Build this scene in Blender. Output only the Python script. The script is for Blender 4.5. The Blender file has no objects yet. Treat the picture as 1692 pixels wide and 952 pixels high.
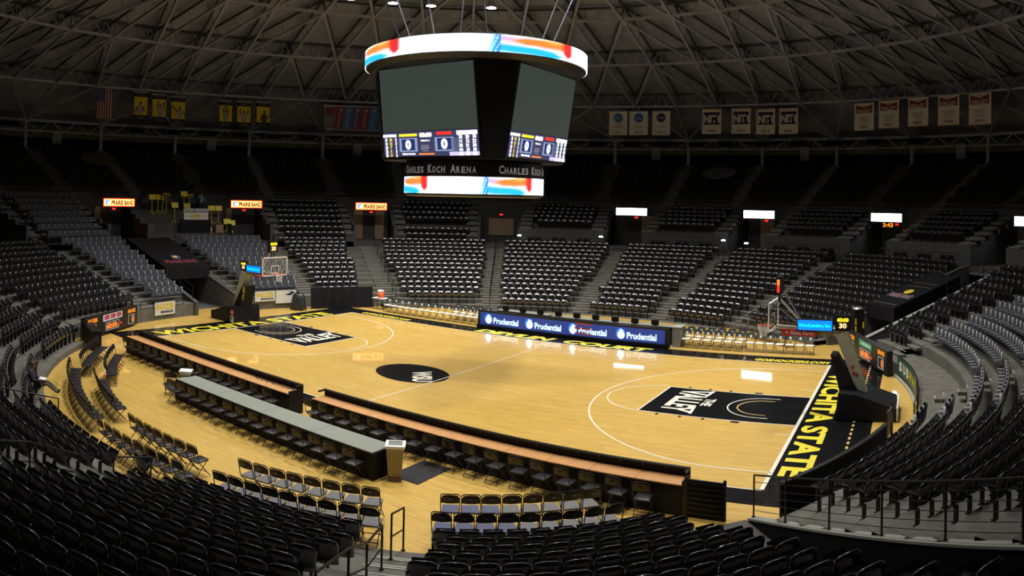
import bpy, math, random
import numpy as np
from mathutils import Matrix, Vector, Euler
random.seed(4)
PI = math.pi
rad, cos, sin = math.radians, math.cos, math.sin
scene = bpy.context.scene
COL = scene.collection

# ---------------------------------------------------------------- camera (a phone sweep panorama: a cylindrical picture)
EYE = (18.3703, -26.9858, 7.6619)
YAW, PITCH, ROLL, FPX, VSH = 0.5463, 0.0105, 0.0195, 1231.64, -165.75
cd = bpy.data.cameras.new('camera')
cam = bpy.data.objects.new('camera', cd)
COL.objects.link(cam)
scene.camera = cam
cd.type = 'PANO'
cd.panorama_type = 'CENTRAL_CYLINDRICAL'
cd.central_cylindrical_radius = 1.0
cd.central_cylindrical_range_u_min = -846 / FPX
cd.central_cylindrical_range_u_max = 846 / FPX
cd.central_cylindrical_range_v_min = -(952 - 476 - VSH) / FPX
cd.central_cylindrical_range_v_max = (476 + VSH) / FPX
cd.clip_start, cd.clip_end = 0.05, 300
fw = Vector((-sin(YAW), cos(YAW), 0)); rt = Vector((cos(YAW), sin(YAW), 0)); up = Vector((0, 0, 1))
fw2 = fw * cos(PITCH) + up * sin(PITCH); up2 = -fw * sin(PITCH) + up * cos(PITCH)
r2 = rt * cos(ROLL) + up2 * sin(ROLL); u2 = -rt * sin(ROLL) + up2 * cos(ROLL)
cam.matrix_world = Matrix(((r2.x, u2.x, -fw2.x, EYE[0]), (r2.y, u2.y, -fw2.y, EYE[1]), (r2.z, u2.z, -fw2.z, EYE[2]), (0, 0, 0, 1)))

def pix(x, y, z):
    """picture position of a world point, to know which repeats the photograph shows"""
    d = Vector((x - EYE[0], y - EYE[1], z - EYE[2]))
    a, b, c = d.dot(r2), d.dot(u2), d.dot(fw2)
    return 846 + FPX * math.atan2(a, c), 476 + VSH - FPX * b / math.hypot(a, c)

# ---------------------------------------------------------------- world, exposure
w = bpy.data.worlds.new('world'); scene.world = w
w.use_nodes = True
w.node_tree.nodes['Background'].inputs[0].default_value = (0.6, 0.7, 1.0, 1)
w.node_tree.nodes['Background'].inputs[1].default_value = 0.0
vs = scene.view_settings
vs.view_transform = 'Standard'; vs.look = 'None'; vs.gamma = 1; vs.use_curve_mapping = False
vs.exposure = 0.0
LAMP_W = 700.0          # each high bay lamp
SIGN_E = 7.0             # blank white signs over the doorways

# ---------------------------------------------------------------- materials
MATS = {}
def mat(name, col, rough=0.6, metal=0.0, emit=None, es=1.0, spec=0.5, var=0.0, scale=8.0, coat=0.0, alpha=1.0, bump=0.0):
    if name in MATS: return MATS[name]
    m = bpy.data.materials.new(name); m.use_nodes = True
    nt = m.node_tree; b = nt.nodes['Principled BSDF']
    b.inputs['Base Color'].default_value = (*col, 1)
    b.inputs['Roughness'].default_value = rough
    b.inputs['Metallic'].default_value = metal
    b.inputs['Specular IOR Level'].default_value = spec
    b.inputs['Coat Weight'].default_value = coat
    b.inputs['Coat Roughness'].default_value = 0.08
    b.inputs['Alpha'].default_value = alpha
    if emit:
        b.inputs['Emission Color'].default_value = (*emit, 1)
        b.inputs['Emission Strength'].default_value = es
    if var or bump:
        tc = nt.nodes.new('ShaderNodeTexCoord'); nz = nt.nodes.new('ShaderNodeTexNoise')
        nz.inputs['Scale'].default_value = scale; nz.inputs['Detail'].default_value = 5
        nt.links.new(tc.outputs['Object'], nz.inputs['Vector'])
        if var:
            cr = nt.nodes.new('ShaderNodeValToRGB')
            cr.color_ramp.elements[0].position = 0.3; cr.color_ramp.elements[1].position = 0.7
            cr.color_ramp.elements[0].color = (*[max(0, c * (1 - var)) for c in col], 1)
            cr.color_ramp.elements[1].color = (*[min(1, c * (1 + var)) for c in col], 1)
            nt.links.new(nz.outputs['Fac'], cr.inputs['Fac']); nt.links.new(cr.outputs['Color'], b.inputs['Base Color'])
        if bump:
            bp = nt.nodes.new('ShaderNodeBump'); bp.inputs['Strength'].default_value = bump; bp.inputs['Distance'].default_value = 0.02
            nt.links.new(nz.outputs['Fac'], bp.inputs['Height']); nt.links.new(bp.outputs['Normal'], b.inputs['Normal'])
    MATS[name] = m
    return m

def wood_floor():
    m = bpy.data.materials.new('maple_boards'); m.use_nodes = True
    nt = m.node_tree; b = nt.nodes['Principled BSDF']
    tc = nt.nodes.new('ShaderNodeTexCoord'); mp = nt.nodes.new('ShaderNodeMapping')
    nt.links.new(tc.outputs['Object'], mp.inputs['Vector'])
    br = nt.nodes.new('ShaderNodeTexBrick')
    br.inputs['Scale'].default_value = 1.0
    br.inputs['Brick Width'].default_value = 1.3; br.inputs['Row Height'].default_value = 0.075
    br.inputs['Mortar Size'].default_value = 0.0
    br.inputs['Color1'].default_value = (0.60, 0.385, 0.085, 1); br.inputs['Color2'].default_value = (0.70, 0.465, 0.12, 1)
    br.offset = 0.37
    nt.links.new(mp.outputs['Vector'], br.inputs['Vector'])
    mp2 = nt.nodes.new('ShaderNodeMapping'); mp2.inputs['Scale'].default_value = (0.7, 9, 1)
    nt.links.new(tc.outputs['Object'], mp2.inputs['Vector'])
    nz = nt.nodes.new('ShaderNodeTexNoise'); nz.inputs['Scale'].default_value = 2.0; nz.inputs['Detail'].default_value = 6
    nt.links.new(mp2.outputs['Vector'], nz.inputs['Vector'])
    cr = nt.nodes.new('ShaderNodeValToRGB')
    cr.color_ramp.elements[0].position = 0.3; cr.color_ramp.elements[0].color = (0.80, 0.78, 0.72, 1)
    cr.color_ramp.elements[1].position = 0.62; cr.color_ramp.elements[1].color = (1, 1, 1, 1)
    nt.links.new(nz.outputs['Fac'], cr.inputs['Fac'])
    mx = nt.nodes.new('ShaderNodeMix'); mx.data_type = 'RGBA'; mx.blend_type = 'MULTIPLY'; mx.inputs['Factor'].default_value = 1.0
    nt.links.new(br.outputs['Color'], mx.inputs['A']); nt.links.new(cr.outputs['Color'], mx.inputs['B'])
    nt.links.new(mx.outputs['Result'], b.inputs['Base Color'])
    b.inputs['Roughness'].default_value = 0.42
    b.inputs['Coat Weight'].default_value = 0.6; b.inputs['Coat Roughness'].default_value = 0.035
    return m

M_WOOD = wood_floor()
def paint(name, c): return mat(name, c, rough=0.4, coat=0.55, var=0.06, scale=3)
P_BLACK = mat('black_floor_paint', (0.004, 0.004, 0.005), rough=0.5, coat=0.55, var=0.06, scale=3, spec=0.05)
P_WHITE = paint('white_floor_paint', (0.85, 0.82, 0.70))
P_YEL = paint('yellow_floor_paint', (0.86, 0.74, 0.05))
P_GOLD = paint('gold_floor_paint', (0.75, 0.52, 0.2))
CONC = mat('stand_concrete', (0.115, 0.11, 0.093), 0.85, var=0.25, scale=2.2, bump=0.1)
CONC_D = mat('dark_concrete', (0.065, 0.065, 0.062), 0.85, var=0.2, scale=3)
NOSE = mat('stair_nosing', (0.30, 0.30, 0.27), 0.6, var=0.1)
BLK = mat('matte_black', (0.006, 0.006, 0.007), 0.9, var=0.2, spec=0.15)
BLKV = mat('black_vinyl', (0.006, 0.006, 0.009), 0.6, spec=0.25, var=0.2, scale=3, bump=0.25)
BLKM = mat('black_painted_steel', (0.02, 0.02, 0.02), 0.38, metal=0.4, var=0.1)
SEAT_P = mat('black_seat_plastic', (0.007, 0.0078, 0.011), 0.22, var=0.15, scale=4, spec=1.0, coat=0.5)
SEAT_U = mat('charcoal_upholstery', (0.040, 0.044, 0.056), 0.75, var=0.25, scale=30)
SEAT_E = mat('seat_edge_trim', (0.42, 0.43, 0.45), 0.5, metal=0.0, var=0.1)
BOLT = mat('bright_bolt', (0.55, 0.55, 0.55), 0.25, metal=1.0, var=0.05)
FABG = mat('grey_chair_pad', (0.14, 0.14, 0.145), 0.85, var=0.15, scale=40)
FABB = mat('blue_grey_chair_pad', (0.085, 0.095, 0.17), 0.85, var=0.15, scale=40)
FABD = mat('dark_chair_pad', (0.018, 0.018, 0.020), 0.35, var=0.2, scale=40)
FABBR = mat('brown_black_chair_metal', (0.012, 0.009, 0.008), 0.5, metal=0.0, var=0.2)
FABW = mat('cream_chair_pad', (0.66, 0.64, 0.58), 0.7, var=0.1, scale=20)
COVER = mat('slate_chair_back_cover', (0.055, 0.075, 0.08), 0.5, var=0.2, scale=12)
STEEL = mat('roof_steel', (0.29, 0.32, 0.43), 0.6, var=0.15, scale=1.5)
STEEL_D = mat('dark_steel_and_shadow', (0.06, 0.06, 0.062), 0.7, var=0.15, scale=1.5)  # dark steel, also the bars that paint in the chords' shadows
DECK = mat('roof_deck', (0.25, 0.28, 0.40), 0.95, var=0.22, scale=0.6, bump=0.2)
TAN = mat('tan_laminate', (0.50, 0.255, 0.095), 0.5, var=0.08, scale=5)
GREYT = mat('grey_table_laminate', (0.205, 0.225, 0.195), 0.6, var=0.06, scale=30)
TANW = mat('tan_door', (0.36, 0.26, 0.15), 0.6, var=0.1)
GREYW = mat('grey_panel', (0.20, 0.20, 0.20), 0.6, var=0.1)
ARM = mat('beige_grey_steel', (0.36, 0.36, 0.28), 0.5, var=0.08, scale=6)
CHROME = mat('brushed_alloy', (0.55, 0.55, 0.56), 0.35, metal=0.8, var=0.05)
WHITE = mat('white_plastic', (0.78, 0.78, 0.76), 0.5, var=0.04)
CLOTHW = mat('white_banner_cloth', (0.62, 0.62, 0.60), 0.9, var=0.06, scale=4)
YEL = mat('yellow_enamel', (0.72, 0.58, 0.03), 0.5, var=0.08)
YELC = mat('yellow_cloth', (0.62, 0.47, 0.03), 0.9, var=0.1, scale=6)
ORG = mat('orange_enamel', (0.75, 0.13, 0.03), 0.5, var=0.05)
RED = mat('red_vinyl', (0.45, 0.02, 0.03), 0.5, var=0.05)
REDC = mat('dark_red_cloth', (0.19, 0.03, 0.045), 0.9, var=0.08)
NAVYC = mat('navy_cloth', (0.03, 0.05, 0.17), 0.9, var=0.1)
BLUC = mat('blue_cloth', (0.03, 0.15, 0.42), 0.9, var=0.06)
PURC = mat('violet_cloth', (0.09, 0.06, 0.20), 0.9, var=0.1)
GRNV = mat('dark_green_vinyl', (0.02, 0.085, 0.055), 0.5, var=0.12)
GRAYC = mat('figure_grey_cloth', (0.28, 0.28, 0.30), 0.9, var=0.25, scale=9)
SKIND = mat('figure_brown_cloth', (0.07, 0.045, 0.035), 0.9, var=0.2, scale=9)
NET = mat('net_cord', (0.75, 0.75, 0.72), 0.8, var=0.05)
GLASS = mat('clear_acrylic', (0.75, 0.8, 0.8), 0.3, alpha=0.05, spec=0.2)
def glow(name, c, s): return mat(name, (0.01, 0.01, 0.01), 0.5, emit=c, es=s, var=0)
E_WHITE = glow('led_white', (0.92, 0.95, 1.0), 3.2)
E_SIGN = glow('led_sign_white', (0.90, 0.92, 1.0), SIGN_E)
E_CYAN = glow('led_cyan', (0.05, 0.60, 1.0), 1.4)
E_BLUE = glow('led_blue', (0.02, 0.22, 0.85), 1.2)
E_TEAL = glow('led_teal', (0.10, 0.75, 0.9), 1.6)
E_PALE = glow('led_pale_blue', (0.55, 0.80, 1.0), 1.8)
E_ORG = glow('led_orange', (1.0, 0.22, 0.04), 1.6)
E_RED = glow('led_red', (0.95, 0.03, 0.02), 1.3)
E_LAV = glow('led_lavender', (0.62, 0.55, 0.95), 1.3)
E_AMBER = glow('led_amber', (1.0, 0.30, 0.02), 1.3)
E_YEL = glow('led_yellow', (1.0, 0.72, 0.02), 1.6)
E_SIGNY = glow('sign_warm_yellow', (1.0, 0.60, 0.12), 3.6)
E_SIGNR = glow('sign_red_border', (1.0, 0.03, 0.01), 4.0)
E_SIGNO = glow('sign_red_letters', (0.32, 0.03, 0.03), 1.0)
E_NAVY = glow('led_navy', (0.018, 0.035, 0.16), 1.0)
E_PRUD = glow('led_royal_blue', (0.016, 0.045, 0.25), 1.0)
E_DIM = glow('screen_dim', (0.045, 0.056, 0.049), 0.9)
E_DIM2 = glow('screen_score_ground', (0.05, 0.05, 0.12), 1.0)
E_DIGI = glow('led_digit_white', (1.0, 0.95, 0.85), 2.0)
E_SKY = glow('led_sky', (0.0, 0.20, 1.0), 1.5)
E_SKYT = glow('led_sky_text', (0.0, 0.95, 1.0), 1.6)
E_GRN = glow('panel_green', (0.03, 0.22, 0.09), 0.9)
E_PINK = glow('panel_rose', (0.42, 0.06, 0.08), 0.8)
E_LAMP = glow('lamp_lens', (1.0, 0.96, 0.88), 30.0)

# ---------------------------------------------------------------- mesh helpers
class MB:
    def __init__(s): s.v = []; s.f = []; s.m = []; s.mi = 0
    def add(s, vs_, fs):
        n = len(s.v); s.v.extend([tuple(p) for p in vs_])
        for f in fs: s.f.append(tuple(i + n for i in f)); s.m.append(s.mi)
        return s
    def hexa(s, p):      # 8 corners: bottom 4 ccw, top 4 ccw
        return s.add(p, [(3, 2, 1, 0), (4, 5, 6, 7), (0, 1, 5, 4), (1, 2, 6, 5), (2, 3, 7, 6), (3, 0, 4, 7)])
    def box(s, c, d, rz=0.0, M=None):
        x, y, z = d[0] / 2, d[1] / 2, d[2] / 2
        p = [Vector(q) for q in ((-x, -y, -z), (x, -y, -z), (x, y, -z), (-x, y, -z), (-x, -y, z), (x, -y, z), (x, y, z), (-x, y, z))]
        R_ = M if M is not None else Matrix.Rotation(rz, 3, 'Z')
        return s.hexa([R_ @ q + Vector(c) for q in p])
    def bar(s, a, b, w_, h=None, upv=(0, 0, 1)):
        a, b = Vector(a), Vector(b); h = h or w_
        d = (b - a)
        if d.length < 1e-6: return s
        d = d.normalized(); u = Vector(upv)
        if abs(d.dot(u)) > .98: u = Vector((1, 0, 0))
        x = d.cross(u).normalized() * w_ / 2; y = x.cross(d).normalized() * h / 2
        return s.hexa([a - x - y, a + x - y, a + x + y, a - x + y, b - x - y, b + x - y, b + x + y, b - x + y])
    def tube(s, a, b, r, n=8, r1=None, caps=True):
        a, b = Vector(a), Vector(b); d = (b - a).normalized(); u = Vector((0, 0, 1))
        if abs(d.z) > .95: u = Vector((1, 0, 0))
        x = d.cross(u).normalized(); y = x.cross(d); r1 = r if r1 is None else r1
        v = [a + (x * cos(2 * PI * i / n) + y * sin(2 * PI * i / n)) * r for i in range(n)] + [b + (x * cos(2 * PI * i / n) + y * sin(2 * PI * i / n)) * r1 for i in range(n)]
        f = [(i, (i + 1) % n, n + (i + 1) % n, n + i) for i in range(n)]
        if caps: f += [tuple(range(n - 1, -1, -1)), tuple(range(n, 2 * n))]
        return s.add(v, f)
    def path(s, pts, r, n=6):
        for a, b in zip(pts, pts[1:]): s.tube(a, b, r, n)
        return s
    def lathe(s, prof, n=24, o=(0, 0, 0)):
        v = []; f = []
        for r, z in prof:
            for i in range(n): v.append((o[0] + r * cos(2 * PI * i / n), o[1] + r * sin(2 * PI * i / n), o[2] + z))
        for k in range(len(prof) - 1):
            for i in range(n): f.append((k * n + i, k * n + (i + 1) % n, (k + 1) * n + (i + 1) % n, (k + 1) * n + i))
        f.append(tuple(range(n - 1, -1, -1))); f.append(tuple(range((len(prof) - 1) * n, len(prof) * n)))
        return s.add(v, f)
    def poly(s, pts, z0, z1):
        n = len(pts)
        v = [(x, y, z0) for x, y in pts] + [(x, y, z1) for x, y in pts]
        return s.add(v, [tuple(range(n - 1, -1, -1)), tuple(range(n, 2 * n))] + [(i, (i + 1) % n, n + (i + 1) % n, n + i) for i in range(n)])
    def prism_y(s, pts, y0, y1):         # outline in x,z
        n = len(pts)
        v = [(x, y0, z) for x, z in pts] + [(x, y1, z) for x, z in pts]
        return s.add(v, [tuple(range(n)), tuple(range(2 * n - 1, n - 1, -1))] + [(i, n + i, n + (i + 1) % n, (i + 1) % n) for i in range(n)])
    def quad(s, a, b, c, d): return s.add([a, b, c, d], [(0, 1, 2, 3)])
    def grid(s, fn, nu, nv, closed=False):
        v = [fn(i / nu, j / nv) for j in range(nv + 1) for i in range(nu + 1)]
        f = [(j * (nu + 1) + i, j * (nu + 1) + i + 1, (j + 1) * (nu + 1) + i + 1, (j + 1) * (nu + 1) + i) for j in range(nv) for i in range(nu)]
        return s.add(v, f)
    def mesh(s, name, mats, smooth=False):
        me = bpy.data.meshes.new(name); me.from_pydata(s.v, [], s.f)
        for m_ in (mats if isinstance(mats, (list, tuple)) else [mats]): me.materials.append(m_)
        if len(me.materials) > 1: me.polygons.foreach_set('material_index', s.m)
        if smooth: me.polygons.foreach_set('use_smooth', [True] * len(me.polygons))
        me.update()
        return me

def obj(name, mb, mats, parent=None, smooth=False, mw=None):
    me = mb.mesh(name, mats, smooth) if isinstance(mb, MB) else mb
    o = bpy.data.objects.new(name, me); COL.objects.link(o)
    if parent is not None: o.parent = parent
    if mw is not None: o.matrix_local = mw
    return o
def tag(o, label, cat, group=None):
    o['label'] = label; o['category'] = cat
    if group: o['group'] = group
    return o
def thing(name, label, cat, loc=(0, 0, 0), rz=0.0, group=None):
    o = bpy.data.objects.new(name, None); COL.objects.link(o)
    o.location = loc; o.rotation_euler = (0, 0, rz); o.empty_display_size = 0.2
    return tag(o, label, cat, group)
def struct(name, mb, mats, parent=None, smooth=False):
    o = obj(name, mb, mats, parent, smooth)
    if parent is None: o['kind'] = 'structure'
    return o
def dup(root, loc, rz, label=None, group=None, skip=()):
    r = root.copy(); COL.objects.link(r); r.location = loc; r.rotation_euler = (0, 0, rz)
    if label: r['label'] = label
    if group: r['group'] = group
    for ch in root.children:
        c = ch.copy(); COL.objects.link(c); c.parent = r
        for g in ch.children:
            d = g.copy(); COL.objects.link(d); d.parent = c
    return r
FIT = []
def frame(o, x, y):
    """matrix with local x along x, local y along y"""
    x = Vector(x).normalized(); y = Vector(y); z = x.cross(y).normalized(); y = z.cross(x)
    return Matrix(((x.x, y.x, z.x, o[0]), (x.y, y.y, z.y, o[1]), (x.z, y.z, z.z, o[2]), (0, 0, 0, 1)))
def text(name, body, o, x, y, w_, h, m_, parent=None, bold=0.02, shear=0.0, ext=0.004, lines=1):
    """lettering centred on o, reading along x, tops towards y, fitted to w_ by h"""
    cu = bpy.data.curves.new(name, 'FONT'); cu.body = body
    cu.align_x = 'CENTER'; cu.align_y = 'CENTER'; cu.size = 1; cu.offset = bold; cu.shear = shear; cu.extrude = 0
    cu.resolution_u = 3; cu.space_line = 0.95
    cu.materials.append(m_)
    t = bpy.data.objects.new(name, cu); COL.objects.link(t)
    M = frame(o, x, y)
    FIT.append((t, M, w_, h, parent))
    return t
def fit_texts():
    bpy.context.view_layer.update()
    dg = bpy.context.evaluated_depsgraph_get()
    for t, M, w_, h, parent in FIT:
        me = bpy.data.meshes.new_from_object(t.evaluated_get(dg))
        n = len(me.vertices); co = np.empty(n * 3, np.float32); me.vertices.foreach_get('co', co); co = co.reshape(-1, 3)
        lo, hi = co.min(0), co.max(0)
        co[:, 0] = (co[:, 0] - (lo[0] + hi[0]) / 2) * (w_ / max(hi[0] - lo[0], 1e-6))
        co[:, 1] = (co[:, 1] - (lo[1] + hi[1]) / 2) * (h / max(hi[1] - lo[1], 1e-6))
        me.vertices.foreach_set('co', co.ravel()); me.update()
        cu = t.data; nm = t.name
        o = bpy.data.objects.new(nm.split('.')[0], me); COL.objects.link(o)
        if parent is not None: o.parent = parent
        o.matrix_local = M
        bpy.data.objects.remove(t); bpy.data.curves.remove(cu)

def ordn(n):
    base = ['', 'first', 'second', 'third', 'fourth', 'fifth', 'sixth', 'seventh', 'eighth', 'ninth', 'tenth', 'eleventh', 'twelfth', 'thirteenth', 'fourteenth', 'fifteenth', 'sixteenth', 'seventeenth', 'eighteenth', 'nineteenth', 'twentieth']
    if n <= 20: return base[n]
    tens = {2: 'twenty', 3: 'thirty', 4: 'forty', 5: 'fifty'}[n // 10]
    return (tens + '-' + base[n % 10]) if n % 10 else tens[:-1] + 'ieth'
def P(r, deg, z=0.0): return Vector((r * cos(rad(deg)), r * sin(rad(deg)), z))

# ================================================================ SHELL
# passages cut through the stands: direction (deg), lateral range s0..s1, from u0 to u1
TUN = {'left': (180.0, -2.0, 1.2, 18.6, 28.6), 'right': (40.0, -2.3, 0.7, 18.3, 28.6), 'near': (-48.6, 2.62, 4.5, 16.6, 28.6)}
def us(name, x, y):
    a = rad(TUN[name][0])
    return x * cos(a) + y * sin(a), -x * sin(a) + y * cos(a)
def in_tun(x, y, pad=0.0):
    for k, (d, s0, s1, u0, u1) in TUN.items():
        u, s = us(k, x, y)
        if u > 10 and s0 - pad < s < s1 + pad: return k
    return None
def tp(name, u, s, z=0.0):
    a = rad(TUN[name][0])
    return Vector((u * cos(a) - s * sin(a), u * sin(a) + s * cos(a), z))

AISLES = [-165.5, -141.5, -122.0, -102.0, -80.7, -60.2, 0.0, 24.3, 63.8, 82.2, 100.0, 120.3, 141.8, 158.0]
def norm(d):
    d = (d + 180) % 360 - 180
    return d
def adiff(a, b): return (a - b + 180) % 360 - 180
ROW_R0, ROW_D, ROW_H, NROW = 16.8, 0.84, 0.25, 14
def first_row(deg):
    d = norm(deg)
    if -34 < d <= -10: return 2
    if -10 < d <= 24.3: return 4
    if 24.3 < d <= 36: return 3
    if 36 < d <= 66: return 1
    if 156 < d or d < -162: return 3
    if 143.5 < d <= 156: return 2
    if 121 < d <= 143.5: return 1
    if -162 <= d < -140: return 3
    if -140 <= d < -84: return 1
    return 0
def base_r(deg):
    return ROW_R0 + ROW_D * first_row(deg)

# floor
f = MB(); n = 120
f.lathe([(20.75, -0.25), (20.75, 0.0)], 120)
floor = struct('floor', f, M_WOOD)
# corridor floors in the three passages
for k, (d, s0, s1, u0, u1) in TUN.items():
    if k != 'near': u0 = 20.6
    f = MB(); f.poly([tp(k, u0, s0)[:2], tp(k, u1 + .8, s0)[:2], tp(k, u1 + .8, s1)[:2], tp(k, u0, s1)[:2]], -0.25, 0.006 if k != 'near' else 0.004)
    struct('floor', f, CONC_D)

def line_band(mb, pts, wdt, z=0.006, closed=False):
    n = len(pts); L = []; Rr = []
    for i, p in enumerate(pts):
        a = pts[max(i - 1, 0)]; b = pts[min(i + 1, n - 1)]
        d = Vector((b[0] - a[0], b[1] - a[1], 0)).normalized(); q = Vector((-d.y, d.x, 0)) * wdt / 2
        L.append(Vector((p[0], p[1], z)) + q); Rr.append(Vector((p[0], p[1], z)) - q)
    v = L + Rr
    mb.add(v, [(i, n + i, n + i + 1, i + 1) for i in range(n - 1)])
def arcp(cx, cy, r, a0, a1, n=40): return [(cx + r * cos(rad(a0 + (a1 - a0) * i / n)), cy + r * sin(rad(a0 + (a1 - a0) * i / n))) for i in range(n + 1)]
HX, HY = 14.325, 7.62
# black surround
blk = MB()
def flat(mb, x0, y0, x1, y1, z): mb.quad((x0, y0, z), (x1, y0, z), (x1, y1, z), (x0, y1, z))
flat(blk, -HX, HY, HX, 8.95, 0.004)
flat(blk, -HX, -8.6, HX, -HY, 0.004)
flat(blk, HX, -8.6, 16.85, 8.95, 0.004)
flat(blk, -16.3, -8.6, -HX, 8.95, 0.004)
for s in (-1, 1):
    x0, x1 = sorted((s * HX, s * (HX - 5.79)))
    flat(blk, x0, -1.83, x1, 1.83, 0.004)
    for q in (1, -1):                       # lane marks
        for dx, ww in ((2.15, .3), (3.3, .1), (4.15, .1), (5.0, .1)):
            c = s * (HX - dx); flat(blk, c - ww / 2, q * 1.88, c + ww / 2, q * (1.88 + .18), 0.0045) if q > 0 else flat(blk, c - ww / 2, -2.06, c + ww / 2, -1.88, 0.0045)
blk.box((-4.6, 0, -0.2), (0.001, 0.001, 0.001))
obj('court_border_paint', blk, P_BLACK, floor)
wh = MB()
for s in (-1, 1):
    line_band(wh, [(s * HX, -HY), (s * HX, HY)], .07 if s < 0 else .12)
    line_band(wh, [(s * HX, s * 1.83), (s * (HX - 5.79), s * 1.83)], .05); line_band(wh, [(s * HX, -s * 1.83), (s * (HX - 5.79), -s * 1.83)], .05)
    line_band(wh, [(s * (HX - 5.79), -1.83), (s * (HX - 5.79), 1.83)], .06)
    a0 = 90 if s > 0 else -90
    line_band(wh, arcp(s * (HX - 5.79), 0, 1.83, a0, a0 + 180), .05)
    line_band(wh, [(s * HX, -6.325)] + [(s * 12.725 - s * 6.325 * cos(rad(-90 + 180 * i / 60)), 6.325 * sin(rad(-90 + 180 * i / 60))) for i in range(61)] + [(s * HX, 6.325)], .06)
    line_band(wh, [(s * (12.725 - 0) + s * .45, -1.28)] + [(s * 12.725 - s * 1.28 * cos(rad(-90 + 6 * i)), 1.28 * sin(rad(-90 + 6 * i))) for i in range(31)] + [(s * 12.725 + s * .45, 1.28)], .05)
    line_band(wh, [(s * HX, 2.9), (s * (HX - .6), 2.9)], .04); line_band(wh, [(s * HX, -2.9), (s * (HX - .6), -2.9)], .04)
line_band(wh, [(-HX, -HY), (HX, -HY)], .05)
line_band(wh, [(0, -HY), (0, HY)], .05)
line_band(wh, [(-HX, HY), (HX, HY)], .04)
obj('court_line_paint', wh, P_WHITE, floor)
gd = MB()
for s in (-1, 1):
    line_band(gd, [(s * 12.725 + s * .3, -.92)] + [(s * 12.725 - s * .92 * cos(rad(-90 + 6 * i)), .92 * sin(rad(-90 + 6 * i))) for i in range(31)] + [(s * 12.725 + s * .3, .92)], .05)
for i in range(34):                                     # dashed line behind the right baseline
    y = -7.6 + i * .46
    flat(gd, 16.17, y, 16.25, y + .24, 0.0062)
obj('court_gold_paint', gd, P_GOLD, floor)
text('court_lettering', 'WICHITA STATE', (14.97, -0.3, .007), (0, -1, 0), (1, 0, 0), 12.5, .90, P_YEL, floor, .04)
text('court_lettering', 'WICHITA STATE', (-15.05, -0.15, .007), (0, 1, 0), (-1, 0, 0), 12.6, 1.1, P_YEL, floor, .035)
text('court_lettering', 'DEVLIN', (-2.7, 8.22, .007), (1, 0, 0), (0, 1, 0), 4.9, .86, P_YEL, floor, .05, .2)
text('court_lettering', 'COURT', (2.85, 8.22, .007), (1, 0, 0), (0, 1, 0), 4.9, .86, P_YEL, floor, .05, .2)
text('court_lettering', 'GOSHOCKERS.COM', (12.45, 8.1, .007), (1, 0, 0), (0, 1, 0), 3.6, .5, P_YEL, floor, .05, .2)
text('court_lettering', 'GOSHOCKERS.COM', (-11.9, 8.1, .007), (1, 0, 0), (0, 1, 0), 3.8, .45, P_YEL, floor, .05, .2)
for s in (-1, 1):
    xx = (0, -1, 0) if s > 0 else (0, 1, 0); yy = (s, 0, 0)
    bx = s * 9.85
    text('court_lettering', 'VALLEY', (bx - s * .1, 0.1, .007), xx, yy, 3.05, 1.15, P_WHITE, floor, .035)
    text('court_lettering', 'THE', (bx + s * .78, .1, .007), xx, yy, 1.0, .4, P_WHITE, floor, .035)
    wp = MB()
    for q in (-1, 1): wp.quad((bx + s * .48, q * 1.62 + .1, .0071), (bx + s * .62, q * 1.62 + .1, .0071), (bx + s * .5, q * .62 + .1, .0071), (bx + s * .42, q * .62 + .1, .0071))
    obj('court_lettering', wp, P_WHITE, floor)
# black oval mid court with the school's letters
ov = MB(); ov.add([(-1.55 + 2.15 * cos(2 * PI * i / 48) * .8 + .9 * sin(2 * PI * i / 48) * .5, -2.1 + 1.35 * sin(2 * PI * i / 48) - .5 * cos(2 * PI * i / 48), .0055) for i in range(48)], [tuple(range(48))])
obj('court_border_paint', ov, P_BLACK, floor)
text('court_lettering', 'WSU', (-.85, -2.3, .0075), (.62, -.78, 0), (.78, .62, 0), 1.75, .85, P_WHITE, floor, .04)

# -------------------------------------------------- the bowl: lower stand, cross aisle, middle rows, upper bowl, back wall
VOM = [i * 20 for i in range(18)]
def vom_of(deg):
    for a in VOM:
        if abs(adiff(deg, a)) < 3.2: return a
    return None
def lower_profile(deg):
    k0 = first_row(deg); p = []
    d = norm(deg)
    if k0 == 0: p = [(16.8, 0.0), (16.8, .02), (17.64, .02)]
    elif k0 >= 2:
        rb = {2: 18.1, 3: 18.9, 4: 18.5}[k0]
        if d < 90 and d > -40: rb = min(rb, 18.5) if d > -10 else 18.2
        zb = .5 if k0 > 2 else .25
        if k0 == 3 and not -40 < d < 90: zb = .75
        if k0 == 2 and d > 90: rb = 18.32
        p = [(rb, 0.0), (rb, zb), (ROW_R0 + ROW_D * k0, zb)]
    else: p = [(ROW_R0 + ROW_D * k0, 0.0)]
    for k in range(max(k0, 0), NROW):
        r = ROW_R0 + ROW_D * k
        if k == 0: continue
        p.append((r, ROW_H * k)); p.append((r + ROW_D, ROW_H * k))
    return p
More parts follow.
